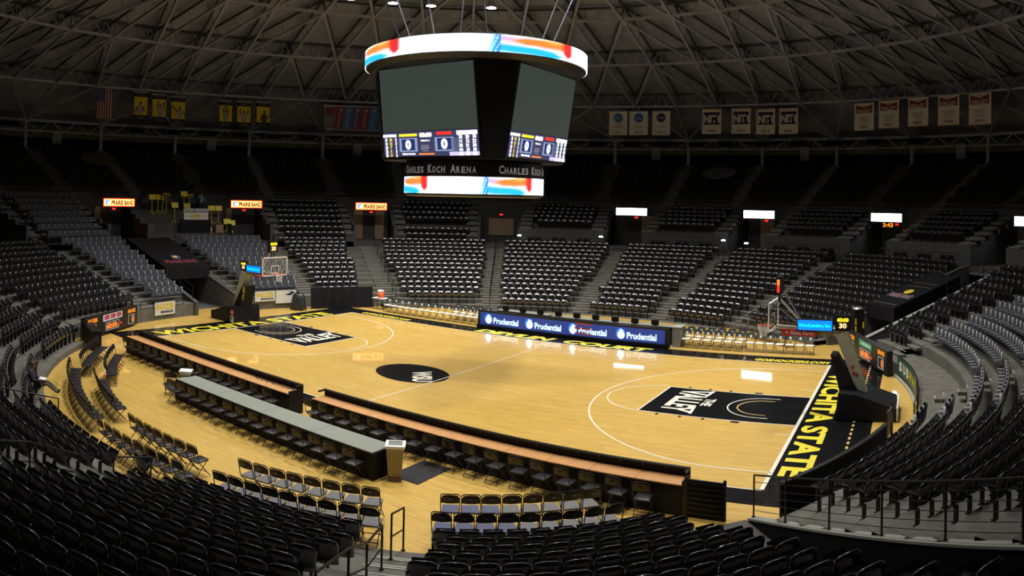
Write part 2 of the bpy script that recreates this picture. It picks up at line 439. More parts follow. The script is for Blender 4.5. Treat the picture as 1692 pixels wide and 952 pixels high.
def upper_profile(deg):
    p = []
    if vom_of(deg) is not None:
        p = [(29.6, 3.25), (29.6, 3.6), (34.2, 3.6), (34.2, 7.2)]
    elif CONT(deg):
        for j in range(7): p += [(CR(j), CZ(j)), (CR(j + 1), CZ(j))]
        p.append((34.2, 7.2))
    else:
        if MIDX(deg):
            p = [(28.56, 3.5), (29.4, 3.5), (29.4, 3.8), (30.2, 3.8), (30.2, 4.2), (31.0, 4.2), (31.0, 4.9), (31.9, 4.9), (31.9, 5.59)]
            m0 = 2
        else:
            p = [(29.6, 3.25), (29.6, 4.9)]; m0 = 0
        for m_ in range(m0, 5):
            r = 30.0 + .84 * m_ if m_ else 29.6
            r1 = 30.0 + .84 * (m_ + 1)
            if MIDX(deg) and m_ == 2: r = 31.9
            p.append((r, 4.95 + .32 * m_)); p.append((r1, 4.95 + .32 * m_))
        p.append((34.2, 7.2))
    for q in range(9):
        r = 34.2 + .82 * q
        p.append((r, 7.2 + .41 * q)); p.append((r + .82, 7.2 + .41 * q))
    p += [(41.58, 10.89), (46.0, 10.89)]
    return p
def CONT(deg):
    d = deg % 360
    return 183.3 < d < 196.7 or 143.3 < d < 156.7 or 123.3 < d < 136.7
CZ = lambda j: 3.25 + .425 * (j + 1)
CR = lambda j: 28.56 + .806 * j
def MIDX(deg): return 161.5 < (deg % 360) < 176.0
def revolve_sector(mb, prof, a0, a1, skip_tun=True):
    n = len(prof)
    va = [P(r, a0, z) for r, z in prof]; vb = [P(r, a1, z) for r, z in prof]
    fs = []
    am = (a0 + a1) / 2
    for i in range(n - 1):
        rm = (prof[i][0] + prof[i + 1][0]) / 2
        c = P(rm, am)
        if skip_tun:
            k = in_tun(c.x, c.y, .17)
            if k and rm < 28.7: continue
        fs.append((i, n + i, n + i + 1, i + 1))
    mb.add(va + vb, fs)
low = MB(); upp = MB()
STEP = 0.5
na = int(360 / STEP)
for i in range(na):
    a0 = i * STEP; a1 = a0 + STEP; am = a0 + STEP / 2
    pl = lower_profile(am)
    revolve_sector(low, pl + [(29.6 if not (MIDX(am) or CONT(am)) else 28.56, ROW_H * (NROW - 1))], a0, a1)
    revolve_sector(upp, upper_profile(am), a0, a1, False)
# cheeks beside each doorway notch
for a in VOM:
    for q in (-1, 1):
        ang = a + q * 3.25
        for m_ in range(5):
            r = 30.0 + .84 * m_ if m_ else 29.6
            z = 4.95 + .32 * m_
            upp.quad(P(r, ang, 3.6), P(30.0 + .84 * (m_ + 1), ang, 3.6), P(30.0 + .84 * (m_ + 1), ang, z), P(r, ang, z))
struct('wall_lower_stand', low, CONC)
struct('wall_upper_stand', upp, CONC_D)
# side walls of the passages, following the slope of the seating
def cone_z(r): return max(0.0, min(3.25, (r - ROW_R0 - .45) * ROW_H / ROW_D))
PUP = {'left': .32, 'right': .42, 'near': .02}
for k, (d, s0, s1, u0, u1) in TUN.items():
    for s, nm in ((s0, 'a'), (s1, 'b')):
        wl = MB(); sg = -1 if s == s0 else 1
        for j in range(24):
            ua = u0 + .1 + (u1 - u0) * j / 24; ub = u0 + .1 + (u1 - u0) * (j + 1) / 24
            pa, pb = tp(k, ua, s), tp(k, ub, s); qa, qb = tp(k, ua, s + sg * .22), tp(k, ub, s + sg * .22)
            za = cone_z(pa.length) + PUP[k]; zb = cone_z(pb.length) + PUP[k]
            wl.hexa([pa, pb, qb, qa, pa + Vector((0, 0, za)), pb + Vector((0, 0, zb)), qb + Vector((0, 0, zb)), qa + Vector((0, 0, za))])
        struct('wall_passage', wl, CONC_D if k != 'near' else BLK)
        cp = MB()
        for j in range(24):
            ua = u0 + .1 + (u1 - u0) * j / 24; ub = u0 + .1 + (u1 - u0) * (j + 1) / 24
            pa, pb = tp(k, ua, s - sg * .02), tp(k, ub, s - sg * .02); qa, qb = tp(k, ua, s + sg * .25), tp(k, ub, s + sg * .25)
            za = cone_z(pa.length) + PUP[k] + .002; zb = cone_z(pb.length) + PUP[k] + .002
            cp.hexa([pa + Vector((0, 0, za)), pb + Vector((0, 0, zb)), qb + Vector((0, 0, zb)), qa + Vector((0, 0, za)), pa + Vector((0, 0, za + .05)), pb + Vector((0, 0, zb + .05)), qb + Vector((0, 0, zb + .05)), qa + Vector((0, 0, za + .05))])
        struct('trim_passage_cap', cp, NOSE if (k == 'near' and s == s1) or (k == 'right' and s == s0) else CONC_D)
    bw = MB(); c = tp(k, u1 + .9, (s0 + s1) / 2, 1.6); bw.box(c, (.2, s1 - s0 + .6, 3.2), rad(d))
    struct('wall_passage_end', bw, BLK)
# back wall and fascia behind the upper bowl
bw = MB(); bw.lathe([(46.0, 10.8), (46.0, 14.6)], 72)
bw.f = bw.f[:-2]; bw.m = bw.m[:-2]
struct('wall_concourse', bw, BLK)  # black colour paints in the darkness of the concourse void
fs_ = MB()
for i in range(72):
    a0, a1 = i * 5, i * 5 + 5
    fs_.hexa([P(43.4, a0, 11.95), P(43.4, a1, 11.95), P(43.7, a1, 11.95), P(43.7, a0, 11.95), P(43.4, a0, 13.1), P(43.4, a1, 13.1), P(43.7, a1, 13.1), P(43.7, a0, 13.1)])
struct('wall_fascia', fs_, CONC)
# tan doors at the back of the doorways
for j, (a, off, wd) in enumerate(((140, -1.0, .8), (140, .9, .8), (120, 0, 2.2), (100, -1.2, 1.1), (80, 0, 1.2), (160, 0.6, .5), (180, 0.4, .5))):
    b = MB(); c = P(34.1, a + math.degrees(off / 34), 4.85); b.box(c, (.1, wd, 2.5 if wd < 2 else 1.5), rad(a))
    struct('door_%d' % (j + 1), b, TANW)
# stairs in each aisle, with pale nosings
def aisle_steps(deg, hw, rows, rstart):
    b = MB(); nn = MB()
    t = Vector((-sin(rad(deg)), cos(rad(deg)), 0))
    for k in rows:
        r = ROW_R0 + ROW_D * k; z = ROW_H * k
        if r < rstart + .2: continue
        b.box(P(r - .16, deg, z - .125 + .002 - .06), (.32, 2 * hw, .13), rad(deg))
        nn.box(P(r - .30, deg, z - .118), (.05, 2 * hw - .02, .012), rad(deg))
        nn.box(P(r + .02, deg, z + .006), (.05, 2 * hw - .02, .012), rad(deg))
    o = struct('trim_stairs', b, CONC)
    obj('nosing', nn, NOSE, o)
for a in AISLES:
    lp = lower_profile(a)[0][0]
    aisle_steps(a, .55 if a != 0.0 else .25, range(1, NROW), lp)
# middle and upper stairs
def zst(ang, r): return (3.7 + .425 * (r - 28.56) / .806) if CONT(ang) else 4.95 + .32 * ((r - 29.6) / .84)
for a in VOM:
    for q in (-1, 1):
        nn = MB(); ang = a + q * 4.3
        if MIDX(ang): continue
        for j in range(11):
            r = 29.6 + .42 * j; z = zst(ang, r)
            nn.box(P(r + .2, ang, z - .08 if j % 2 else z), (.4, .95, .16), rad(ang))
        o = struct('trim_stairs', nn, CONC)
        n2 = MB()
        for j in range(11):
            r = 29.6 + .42 * j; z = zst(ang, r)
            n2.box(P(r + .03, ang, (z - .08 if j % 2 else z) + .085), (.05, .93, .012), rad(ang))
        obj('nosing', n2, NOSE, o)
for i in range(36):
    a = 5 + 10 * i
    if not (a % 20 == 15 or a == 85): continue
    b = MB(); n2 = MB()
    for j in range(18):
        r = 34.2 + .41 * j; z = 7.2 + .205 * j
        b.box(P(r + .2, a, z - .06), (.42, .9, .14), rad(a))
        n2.box(P(r + .02, a, z + .015), (.05, .88, .014), rad(a))
    o = struct('trim_stairs', b, CONC)
    obj('nosing', n2, NOSE, o)

# -------------------------------------------------- dome: deck, chords, webs
RING = [(41.9, 13.3), (36.6, 15.95), (28.2, 18.25), (20.5, 20.0), (13.2, 21.2), (6.5, 21.9)]
CNT = [36, 60, 48, 36, 24, 12]
def node(k, j):
    r, z = RING[k]
    return P(r, 5 + 360.0 * j / CNT[k], z)
def lift(p, h): return Vector((p.x * (1 + .016 * h), p.y * (1 + .016 * h), p.z + h))
cho = MB(); web = MB(); dark_bars = MB()
def truss(a, b, full):
    cho.bar(a, b, .17, .17)
    hh = 1.15 if full else .95
    ta, tb = lift(a, hh), lift(b, hh)
    dark_bars.bar(ta, tb, .12 if not full else .16, .14)  # on plain members this dark bar is added as the chord's shadow
    if full:
        nz = 8
        for i in range(nz):
            p0 = a.lerp(b, i / nz) if i % 2 == 0 else ta.lerp(tb, i / nz)
            p1 = ta.lerp(tb, (i + 1) / nz) if i % 2 == 0 else a.lerp(b, (i + 1) / nz)
            web.bar(p0, p1, .08, .08)
    else:
        for i in (1, 2, 3): web.bar(a.lerp(b, i / 4), ta.lerp(tb, i / 4), .035, .035)
for k in range(1, 6):
    for j in range(CNT[k]): truss(node(k, j), node(k, (j + 1) % CNT[k]), k in (1, 2))
for k in range(1, 5):                # ring k outer, k+1 inner : sectors of 30 degrees
    no, ni = CNT[k] // 12, CNT[k + 1] // 12
    for s in range(12):
        for j in range(ni):
            a = node(k + 1, s * ni + j)
            truss(a, node(k, s * no + j), False); truss(a, node(k, (s * no + j + 1) % CNT[k]), False)
        truss(node(k + 1, ((s + 1) * ni) % CNT[k + 1]), node(k, (s + 1) * no - 1), False)
apex = Vector((0, 0, 22.1))
for j in range(12): truss(apex, node(5, j), False)
for j in range(60):                  # last tier down to the columns
    a = node(1, j); ang = 5 + 6.0 * j
    i0 = round((ang - 5) / 10.0)
    for ii in {i0, math.floor((ang - 5) / 10), math.ceil((ang - 5) / 10)}:
        b = node(0, ii % 36)
        cho.bar(a, b, .16, .16)
for j in range(36):
    a, b = node(0, j), node(0, (j + 1) % 36)
    cho.bar(a, b, .22, .22); ta, tb = a + Vector((0, 0, -.9)), b + Vector((0, 0, -.9))
    cho.bar(ta, tb, .12, .12)
    for i in range(6):
        p0 = a.lerp(b, i / 6) if i % 2 == 0 else ta.lerp(tb, i / 6)
        p1 = ta.lerp(tb, (i + 1) / 6) if i % 2 == 0 else a.lerp(b, (i + 1) / 6)
        web.bar(p0, p1, .08, .08)
ct = struct('ceiling_frame', cho, STEEL)
obj('web', web, STEEL, ct); obj('top_chord_and_shadow', dark_bars, STEEL_D, ct)
dk = MB()
prof = [(48.0, 12.4), (42.5, 14.6), (37.3, 17.25), (28.8, 19.55), (20.95, 21.25), (13.5, 22.4), (6.65, 23.1), (0.4, 23.3)]
for (ra, za), (rb, zb) in zip(prof, prof[1:]):
    for j in range(60):
        a0, a1 = j * 6 + 5, j * 6 + 11
        dk.quad(P(ra, a0, za), P(ra, a1, za), P(rb, a1, zb), P(rb, a0, zb))
struct('ceiling_deck', dk, DECK)
# columns
for i in range(36):
    b = MB(); c = P(41.9, 5 + 10 * i); b.tube((c.x, c.y, 10.89), (c.x, c.y, 13.3), .16, 12); b.tube((c.x, c.y, 10.89), (c.x, c.y, 10.95), .3, 12); b.box((c.x, c.y, 13.2), (.5, .5, .15), rad(5 + 10 * i))
    struct('trim_column', b, STEEL, smooth=False)

# ================================================================ FIXED SEATS
# local frame: x sideways, y away from the court, z up; origin on the tread under the seat's back
def back_fn(u, v, t):
    x = (u - .5) * .475; z = .36 + .48 * v
    k = max(0.0, v - .78) / .22
    x *= (1 - .07 * k * k); z -= .06 * (abs(u - .5) * 2) ** 3 * (v > .5) * (v - .5) * 2
    y = .03 + .10 * v - .10 * (abs(u - .5) * 2) ** 2 * .5
    return (x, y + t, z)
def seat_back_mb(nu=6, nv=5):
    b = MB()
    b.grid(lambda u, v: back_fn(u, v, 0), nu, nv); n = len(b.v)
    b.grid(lambda u, v: back_fn(1 - u, v, .035), nu, nv)
    m_ = nu + 1
    rim = [(i, i + 1) for i in range(nu)] + [(m_ * j + nu, m_ * (j + 1) + nu) for j in range(nv)]
    rim += [(m_ * nv + i + 1, m_ * nv + i) for i in range(nu)] + [(m_ * (j + 1), m_ * j) for j in range(nv)]
    mir = lambda i: n + (i // m_) * m_ + (nu - i % m_)
    b.f += [(b_, a_, mir(a_), mir(b_)) for a_, b_ in rim]; b.m += [0] * len(rim)
    return b
def pan_mb(nu=6, nv=4):
    """the tipped-up pan: a rounded cushion leaning against the back"""
    b = MB()
    def fn(u, v):
        a = (u - .5) * 2; c = (v - .5) * 2
        th = .105 * math.sqrt(max(0, 1 - a ** 4)) * math.sqrt(max(0, 1 - c ** 4)) + .012
        s_ = .40 * v
        return (a * .205, -.05 - .17 * v - th * .75, .40 + s_ * .72 - th * .2 + .02)
    b.grid(fn, nu, nv); n = len(b.v)
    b.grid(lambda u, v: (((1 - u) - .5) * .41, -.04 - .17 * v, .42 + .29 * v), nu, nv)
    return b
def arm_mb():
    b = MB()
    b.box((.25, .05, .18), (.035, .09, .36)); b.box((.25, -.02, .45), (.04, .07, .28)); b.box((.25, -.07, .60), (.045, .30, .035)); b.box((.25, .06, .012), (.05, .2, .024))
    return b
def bolt_mb():
    b = MB(); b.tube((.25, .085, .56), (.25, .105, .56), .022, 8)
    return b
ME_BACK = seat_back_mb().mesh('backrest', SEAT_P, True)
ME_PAN = pan_mb().mesh('seat_pan', SEAT_P, True)
ME_ARM = arm_mb().mesh('armrest', BLKM)
ME_BOLT = bolt_mb().mesh('bolt', BOLT)

def arrays(mb_list):
    v = []; f3 = []
    for mb in mb_list:
        n = len(v); v += mb.v
        for f_ in mb.f:
            f3.append([i + n for i in (f_ if len(f_) == 4 else (f_[0], f_[1], f_[2], f_[2]))])
    return np.array(v, np.float32), f3
def quads_only(mb):
    q = MB(); q.v = list(mb.v); q.f = [f_ for f_ in mb.f if len(f_) == 4]; q.m = [0] * len(q.f); return q
def scatter(name, mb, places, material, label, cat, group=None, smooth=True):
    """one uncountable mass: the same little mesh at every (x, y, z, deg)"""
    mb = quads_only(mb)
    V = np.array(mb.v, np.float32); F = np.array(mb.f, np.int32); nv, nf = len(V), len(F); N = len(places)
    pl = np.array(places, np.float32)
    a = np.radians(pl[:, 3] - 90)                   # local +y points outwards
    ca, sa = np.cos(a)[:, None], np.sin(a)[:, None]
    X = V[None, :, 0] * ca - V[None, :, 1] * sa + pl[:, 0:1]
    Y = V[None, :, 0] * sa + V[None, :, 1] * ca + pl[:, 1:2]
    Z = V[None, :, 2] + pl[:, 2:3]
    co = np.stack([X, Y, Z], 2).reshape(-1)
    fa = (F[None] + (np.arange(N) * nv)[:, None, None]).reshape(-1)
    me = bpy.data.meshes.new(name)
    me.vertices.add(N * nv); me.vertices.foreach_set('co', co.astype(np.float32))
    me.loops.add(N * nf * 4); me.loops.foreach_set('vertex_index', fa.astype(np.int32))
    me.polygons.add(N * nf)
    me.polygons.foreach_set('loop_start', np.arange(0, N * nf * 4, 4, dtype=np.int32))
    me.polygons.foreach_set('loop_total', np.full(N * nf, 4, np.int32))
    if smooth: me.polygons.foreach_set('use_smooth', np.ones(N * nf, bool))
    me.materials.append(material); me.update(calc_edges=True); me.validate()
    o = bpy.data.objects.new(name, me); COL.objects.link(o)
    return o

def uph(deg):
    d = deg % 360
    return 158 < d < 194.5 or d < 24.3 or d > 345
seats = []       # x, y, z, deg, row, upholstered
for k in range(NROW):
    r = ROW_R0 + ROW_D * k + .50; z = ROW_H * k
    n = int(2 * PI * r / .5)
    for i in range(n):
        deg = 360.0 * (i + .5) / n
        if k < first_row(deg): continue
        if any(abs(adiff(deg, a)) < 90 and abs(r * sin(rad(adiff(deg, a)))) < (.83 if a not in (141.8, 0.0) else .5 if a == 0.0 else (1.0 if adiff(deg, a) < 0 else 1.9)) for a in AISLES): continue
        c = P(r, deg, z)
        t_ = in_tun(c.x, c.y, .55 if norm(deg) > -20 or norm(deg) < -100 else .32)
        if t_: continue
        u_, s_ = us('near', c.x, c.y)
        if u_ > 0 and 4.4 < s_ < 5.55: continue          # stair beside the near passage
        u_, s_ = us('left', c.x, c.y)
        if u_ > 0 and -3.4 < s_ < -1.9: continue
        seats.append((c.x, c.y, z, deg, k, uph(deg)))
for j in range(7):
    r = CR(j) + .5; n = int(2 * PI * r / .5)
    for i in range(n):
        deg = 360.0 * (i + .5) / n
        if not CONT(deg) or any(abs(adiff(deg, a)) < 4.9 for a in VOM): continue
        if j == 2 and 123 < deg < 137: continue
        c = P(r, deg, CZ(j)); seats.append((c.x, c.y, CZ(j), deg, 20 + j, uph(deg)))
for m_ in range(5):
    r = 30.0 + .84 * m_ + .55; z = 4.95 + .32 * m_
    n = int(2 * PI * r / .52)
    for i in range(n):
        deg = 360.0 * (i + .5) / n
        if any(abs(adiff(deg, a)) < 5.4 for a in VOM): continue
        if (MIDX(deg) and m_ < 3) or CONT(deg): continue
        if abs(adiff(deg, -56)) < 12: continue          # where the photographer stands
        c = P(r, deg, z)
        seats.append((c.x, c.y, z, deg, 20 + m_, uph(deg)))
def shows(s):
    u, v = pix(s[0], s[1], s[2] + .6)
    return -15 < u < 1707 and -20 < v < 975
near = sorted([s for s in seats if s[4] < 20 and shows(s) and -98 < norm(s[3]) < -22], key=lambda s: (s[0] - EYE[0]) ** 2 + (s[1] - EYE[1]) ** 2 + (s[2] - EYE[2]) ** 2)
near = near[:300]
near_set = set((s[0], s[1]) for s in near)
mass = [s for s in seats if (s[0], s[1]) not in near_set]
# label every near seat by block, row and place from a stair
BLK_NAMES = []
rows_seen = {}
for s in near:
    d = norm(s[3])
    if d < -80.7: b = 'A'
    elif d < -60.2: b = 'B'
    elif us('near', s[0], s[1])[1] < 2.5: b = 'C'
    else: b = 'D'
    rows_seen.setdefault((b, s[4]), []).append(s)
proto = None
for (b, k), lst in sorted(rows_seen.items()):
    if b == 'B': lst.sort(key=lambda s: -norm(s[3])); where = 'left of the centre stairs'; g = 'black seats left of the centre stairs'
    elif b == 'C': lst.sort(key=lambda s: norm(s[3])); where = 'right of the centre stairs'; g = 'black seats right of the centre stairs'
    elif b == 'A': lst.sort(key=lambda s: -norm(s[3])); where = 'beyond the left stairs'; g = 'black seats beyond the left stairs'
    else: lst.sort(key=lambda s: norm(s[3])); where = 'right of the sunken passage'; g = 'black seats right of the sunken passage'
    for i, s in enumerate(lst):
        lab = 'black arena seat, %s row up from the court, %s one %s' % (ordn(k + 1), ordn(i + 1), where)
        if proto is None:
            proto = thing('arena_seat', lab, 'seat', (s[0], s[1], s[2]), rad(s[3] - 90), g)
            for nm, me in (('backrest', ME_BACK), ('seat_pan', ME_PAN), ('armrest', ME_ARM)):
                o = obj(nm, me, None, proto)
                if nm == 'armrest': obj('bolt', ME_BOLT, None, o)
        else:
            dup(proto, (s[0], s[1], s[2]), rad(s[3] - 90), lab, g)
far_seat = MB()
for q in (seat_back_mb(4, 3), pan_mb(4, 4)): far_seat.add(q.v, q.f)
o = scatter('arena_seating', far_seat, [s[:4] for s in mass if not s[5]], SEAT_P, '', '')
o['kind'] = 'stuff'; tag(o, 'black plastic tip-up seats filling the stands around the court', 'seating')
arm_far = MB(); arm_far.box((.25, .02, .35), (.045, .10, .70))
o2 = scatter('seat_standards', arm_far, [s[:4] for s in mass if not s[5]], BLKM, '', ''); o2.name = 'armrest'; o2.parent = o; o2['kind'] = 'stuff'
# the upholstered blocks: upright padded backs with pale edges
pad = MB()
pad.grid(lambda u, v: ((u - .5) * .42 * (1 - .12 * max(0, v - .8) * 5), -.06 - .05 * (1 - (2 * u - 1) ** 4) + .08 * v, .38 + .54 * v), 4, 4)
pad.grid(lambda u, v: ((.5 - u) * .42 * (1 - .12 * max(0, v - .8) * 5), .0 + .08 * v, .38 + .54 * v), 4, 4)
pad.grid(lambda u, v: ((u - .5) * .40, -.08 - .20 * v - .04 * (1 - (2 * u - 1) ** 4), .40 + .10 * sin(v * 1.4)), 4, 2)
o = scatter('padded_seating', pad, [s[:4] for s in mass if s[5]], SEAT_U, '', '')
o['kind'] = 'stuff'; tag(o, 'charcoal padded seats with pale edges in the end stands', 'seating')
edge = MB(); edge.box((.24, .0, .66), (.018, .09, .50)); edge.box((.245, -.15, .60), (.045, .30, .022))
o2 = scatter('armrest', edge, [s[:4] for s in mass if s[5]], SEAT_E, '', '', smooth=False); o2.parent = o; o2['kind'] = 'stuff'
# upper bowl, dark
ub = []
for q in range(9):
    r = 34.2 + .82 * q + .5; z = 7.2 + .41 * q; n = int(2 * PI * r / .52)
    for i in range(n):
        deg = 360.0 * (i + .5) / n
        if abs(((deg - 5) % 10 + 5) % 10 - 5) * rad(1) * r < .75: continue
        c = P(r, deg, z); ub.append((c.x, c.y, z, deg))
us_mb = MB(); us_mb.box((0, .05, .62), (.44, .06, .42)); us_mb.box((0, -.12, .48), (.40, .24, .14))
SEAT_D = mat('dull_black_seat', (0.007, 0.007, 0.009), 0.8, var=0.15)
o = scatter('upper_seating', us_mb, ub, SEAT_D, '', '', smooth=False)
o['kind'] = 'stuff'; tag(o, 'dull black seats of the upper bowl in darkness', 'seating')

# ================================================================ FOLDING CHAIRS
# local frame: sitter looks towards -y; origin on the floor under the middle of the seat
def fold_chair(name, label, seatm, backm, framem, loc, rz, group, w_=.43):
    t = thing(name, label, 'chair', loc, rz, group)
    f1 = MB()
    for q in (-1, 1):
        f1.path([(q * w_ / 2, .27, .86), (q * w_ / 2, .17, .45), (q * w_ / 2, -.24, .02)], .013, 6)
        f1.path([(q * (w_ / 2 - .03), -.14, .43), (q * (w_ / 2 - .03), .26, .02)], .012, 6)
    f1.tube((-w_ / 2, -.16, .12), (w_ / 2, -.16, .12), .01, 6); f1.tube((-w_ / 2 + .03, .2, .09), (w_ / 2 - .03, .2, .09), .01, 6)
    f1.path([(-w_ / 2, .27, .86), (-w_ / 2 + .05, .282, .895), (w_ / 2 - .05, .282, .895), (w_ / 2, .27, .86)], .013, 6)
    obj('frame', f1, framem, t)
    s_ = MB()
    def sf(u, v): return ((u - .5) * (w_ - .02) * (1 - .1 * (1 - v)), -.23 + .43 * v, .455 + .02 * (1 - (2 * u - 1) ** 4) * (1 - (2 * v - 1) ** 4))
    s_.grid(sf, 6, 6); s_.box((0, 0, .435), (w_ - .05, .38, .035))
    obj('seat', s_, seatm, t, True)
    b_ = MB()
    def bf(u, v, t_=0): return ((u - .5) * (w_ - .02) * (1 - .16 * max(0, v - .7) / .3), .225 + .055 * v + .035 * (1 - (2 * u - 1) ** 2) + t_, (.68 + .21 * v) - .03 * (abs(2 * u - 1)) ** 3 * v)
    b_.grid(bf, 6, 4); b_.grid(lambda u, v: bf(1 - u, v, .018), 6, 4)
    obj('backrest', b_, backm, t, True)
    g_ = MB(); g_.box((0, .325, .80), (.09, .012, .022))
    obj('handle', g_, BOLT if seatm in (FABG, FABB) else BLKM, t)
    for q in (-1, 1):
        for yy in (-.24, .26):
            pass
    return t
CH = {}
def chair(kind, x, y, rz, label, group):
    spec = {'grey': (FABG, FABBR), 'blue': (FABB, FABBR), 'dark': (FABD, FABBR), 'bench': (FABW, COVER)}[kind]
    if kind not in CH:
        CH[kind] = fold_chair('folding_chair', label, spec[0], spec[1], FABBR if kind != 'bench' else BLKM, (x, y, 0), rz, group)
        if kind == 'bench':
            p = [c for c in CH[kind].children if c.name.startswith('handle')][0]
            p.data = MB().add([(-.05, .20, .68), (.05, .20, .68), (.05, .232, .80), (-.05, .232, .80)], [(0, 1, 2, 3)]).mesh('handle', WHITE)
            p.name = 'badge'
    else: dup(CH[kind], (x, y, 0), rz, label, group)
def arc_row(kind, r, d0, d1, n, lab, group, swap=None):
    for i in range(n):
        d = d0 + (d1 - d0) * i / max(1, n - 1)
        c = P(r - .26, d)
        k = kind if not swap or i not in swap else swap[i]
        chair(k, c.x, c.y, rad(d - 90) + random.uniform(-.04, .04), lab(i), group)
arc_row('grey', 15.75, -76.2, -63.9, 8, lambda i: 'grey-seated folding chair, %s from the left in front row left of the stairs' % ordn(i + 1), 'grey folding chairs left of the stairs')
arc_row('grey', 16.78, -76.1, -63.0, 9, lambda i: 'grey-seated folding chair, %s from the left in back row left of the stairs' % ordn(i + 1), 'grey folding chairs left of the stairs')
arc_row('grey', 15.75, -57.2, -45.2, 8, lambda i: 'padded folding chair, %s from the left in the front row right of the stairs' % ordn(i + 1), 'folding chairs right of the stairs', {0: 'blue', 1: 'blue', 2: 'blue'})
arc_row('grey', 16.72, -57.6, -44.6, 9, lambda i: 'padded folding chair, %s from the left in the back row right of the stairs' % ordn(i + 1), 'folding chairs right of the stairs', {0: 'blue', 1: 'blue', 2: 'blue', 3: 'blue'})
arc_row('dark', 15.95, -93.3, -82.4, 7, lambda i: 'brown-black folding chair, %s from the left in the front slanting row at lower left' % ordn(i + 1), 'slanting rows of folding chairs')
arc_row('dark', 16.98, -93.3, -80.3, 8, lambda i: 'brown-black folding chair, %s from the left in the back slanting row at lower left' % ordn(i + 1), 'slanting rows of folding chairs')
arc_row('dark', 15.75, -113.8, -101.2, 8, lambda i: 'dark folding chair, %s from far end of inner row at left floor edge' % ordn(i + 1), 'folding chairs curving along the left floor edge')
arc_row('dark', 16.75, -119.5, -98.6, 13, lambda i: 'dark folding chair, %s from far end of outer row at left floor edge' % ordn(i + 1), 'folding chairs curving along the left floor edge')
arc_row('dark', 15.35, -129.8, -117.6, 8, lambda i: 'dark folding chair, %s from the scoreboard in the inner row behind the tan table end' % ordn(i + 1), 'folding chairs near the left scoreboard')
arc_row('dark', 16.4, -134.5, -122.4, 9, lambda i: 'dark folding chair, %s from the scoreboard in the outer row behind the tan table end' % ordn(i + 1), 'folding chairs near the left scoreboard')
def t1y(x): return -9.75 + .25 * ((x + 11) / 11) ** 0 * 0 - .018 * 0
for i in range(16):
    x = -11.0 + i * .66
    chair('dark', x, -10.30, PI + random.uniform(-.08, .08), 'black folding chair at the left tan press table, %s from its far end' % ordn(i + 1), 'black chairs at the left tan table')
for i in range(17):
    x = .75 + i * .70
    chair('dark', x, -10.05 + random.uniform(-.04, .04), PI + random.uniform(-.12, .12), 'black folding chair at the right tan press table, %s from its left end' % ordn(i + 1), 'black chairs at the right tan table')
for i in range(14):
    x = -3.9 + i * .665
    chair('dark', x, -12.40 + random.uniform(-.04, .04), PI + random.uniform(-.1, .1), 'black folding chair at the grey table, %s from its far end' % ordn(i + 1), 'black chairs at the grey table')
chair('dark', -4.95, -11.95, PI + .9, 'black folding chair turned sideways at the far end of the grey table', 'black chairs at the grey table')
for i in range(6):
    chair('bench', 6.62 + i * .56, 9.75, 0, 'bench chair with cream seat, %s from the display board, front row' % ordn(i + 1), 'team bench chairs beside the display board')
for i in range(6):
    chair('bench', 6.58 + i * .56, 10.55, 0, 'bench chair with cream seat, %s from the display board, back row' % ordn(i + 1), 'team bench chairs beside the display board')
for i in range(7):
    chair('bench', 9.98 + i * .51, 9.85, 0, 'bench chair with cream seat, %s from the left in the row behind the right basket' % ordn(i + 1), 'team bench chairs behind the right basket')
for i in range(14):
    chair('bench', -13.0 + i * .525, 9.55, 0, 'bench chair with cream seat, %s from the orange cooler in the long front row' % ordn(i + 1), 'long bench row left of the display board')
for i in range(5):
    chair('bench', -8.2 + i * .55, 10.4, 0, 'bench chair with cream seat, %s from the left in the short back row' % ordn(i + 1), 'short bench row left of the display board')
arc_row('dark', 16.6, 58.5, 44.5, 8, lambda i: 'black folding chair behind the right bench, %s from the left' % ordn(i + 1), 'black folding chairs behind the right bench')

# ================================================================ TABLES ON THE NEAR SIDE
def press_table(name, label, x0, x1, yc, group, D=.62):
    t = thing(name, label, 'table', ((x0 + x1) / 2, yc, 0), 0, group)
    h = (x1 - x0) / 2
    nt_ = int(2 * h / 1.22)
    for i in range(nt_):
        wd_ = 2 * h / nt_
        b = MB(); b.box((-h + wd_ * (i + .5), 0, .745), (wd_ - .012, D, .03)); obj('tabletop', b, TAN, t)
    k = MB(); k.box((0, D / 2 + .02, .48), (2 * h, .03, .95)); k.box((-h + .01, 0, .37), (.03, D, .73)); k.box((h - .01, 0, .42), (.03, D, .84)); k.box((0, -D / 2 + .03, .37), (2 * h - .04, .02, .72))
    obj('skirt', k, BLKV, t)
    r = MB(); r.box((0, D / 2 - .02, .97), (2 * h, .11, .035)); r.box((-h + .03, D / 2 - .16, .95), (.05, .3, .05)); r.box((h - .03, D / 2 - .16, .95), (.05, .3, .05))
    for i in range(int(2 * h / .61)): r.box((-h + .3 + .61 * i, D / 2 - .07, .94), (.06, .08, .05))
    obj('top_ledge', r, BLKM, t)
    for i in range(max(2, int(2 * h / 2.4))):
        l = MB(); xx = -h + .25 + i * (2 * h - .5) / (max(2, int(2 * h / 2.4)) - 1)
        l.bar((xx, -.22, 0), (xx, -.22, .73), .03); l.bar((xx, .18, 0), (xx, .18, .73), .03); l.bar((xx, -.22, .1), (xx, .18, .1), .025)
        obj('leg', l, BLKM, t)
    return t
press_table('press_table', 'long tan-topped black-skirted table at the court edge, left one ending in cables', -11.75, -.50, -9.74, 'tan press tables', .64)
press_table('press_table', 'long tan-topped black-skirted table at the court edge, right one past mid court', .35, 12.85, -9.50, 'tan press tables', .60)
cb = MB()
random.seed(11)
p = [Vector((-2.9, -9.58, .77))]
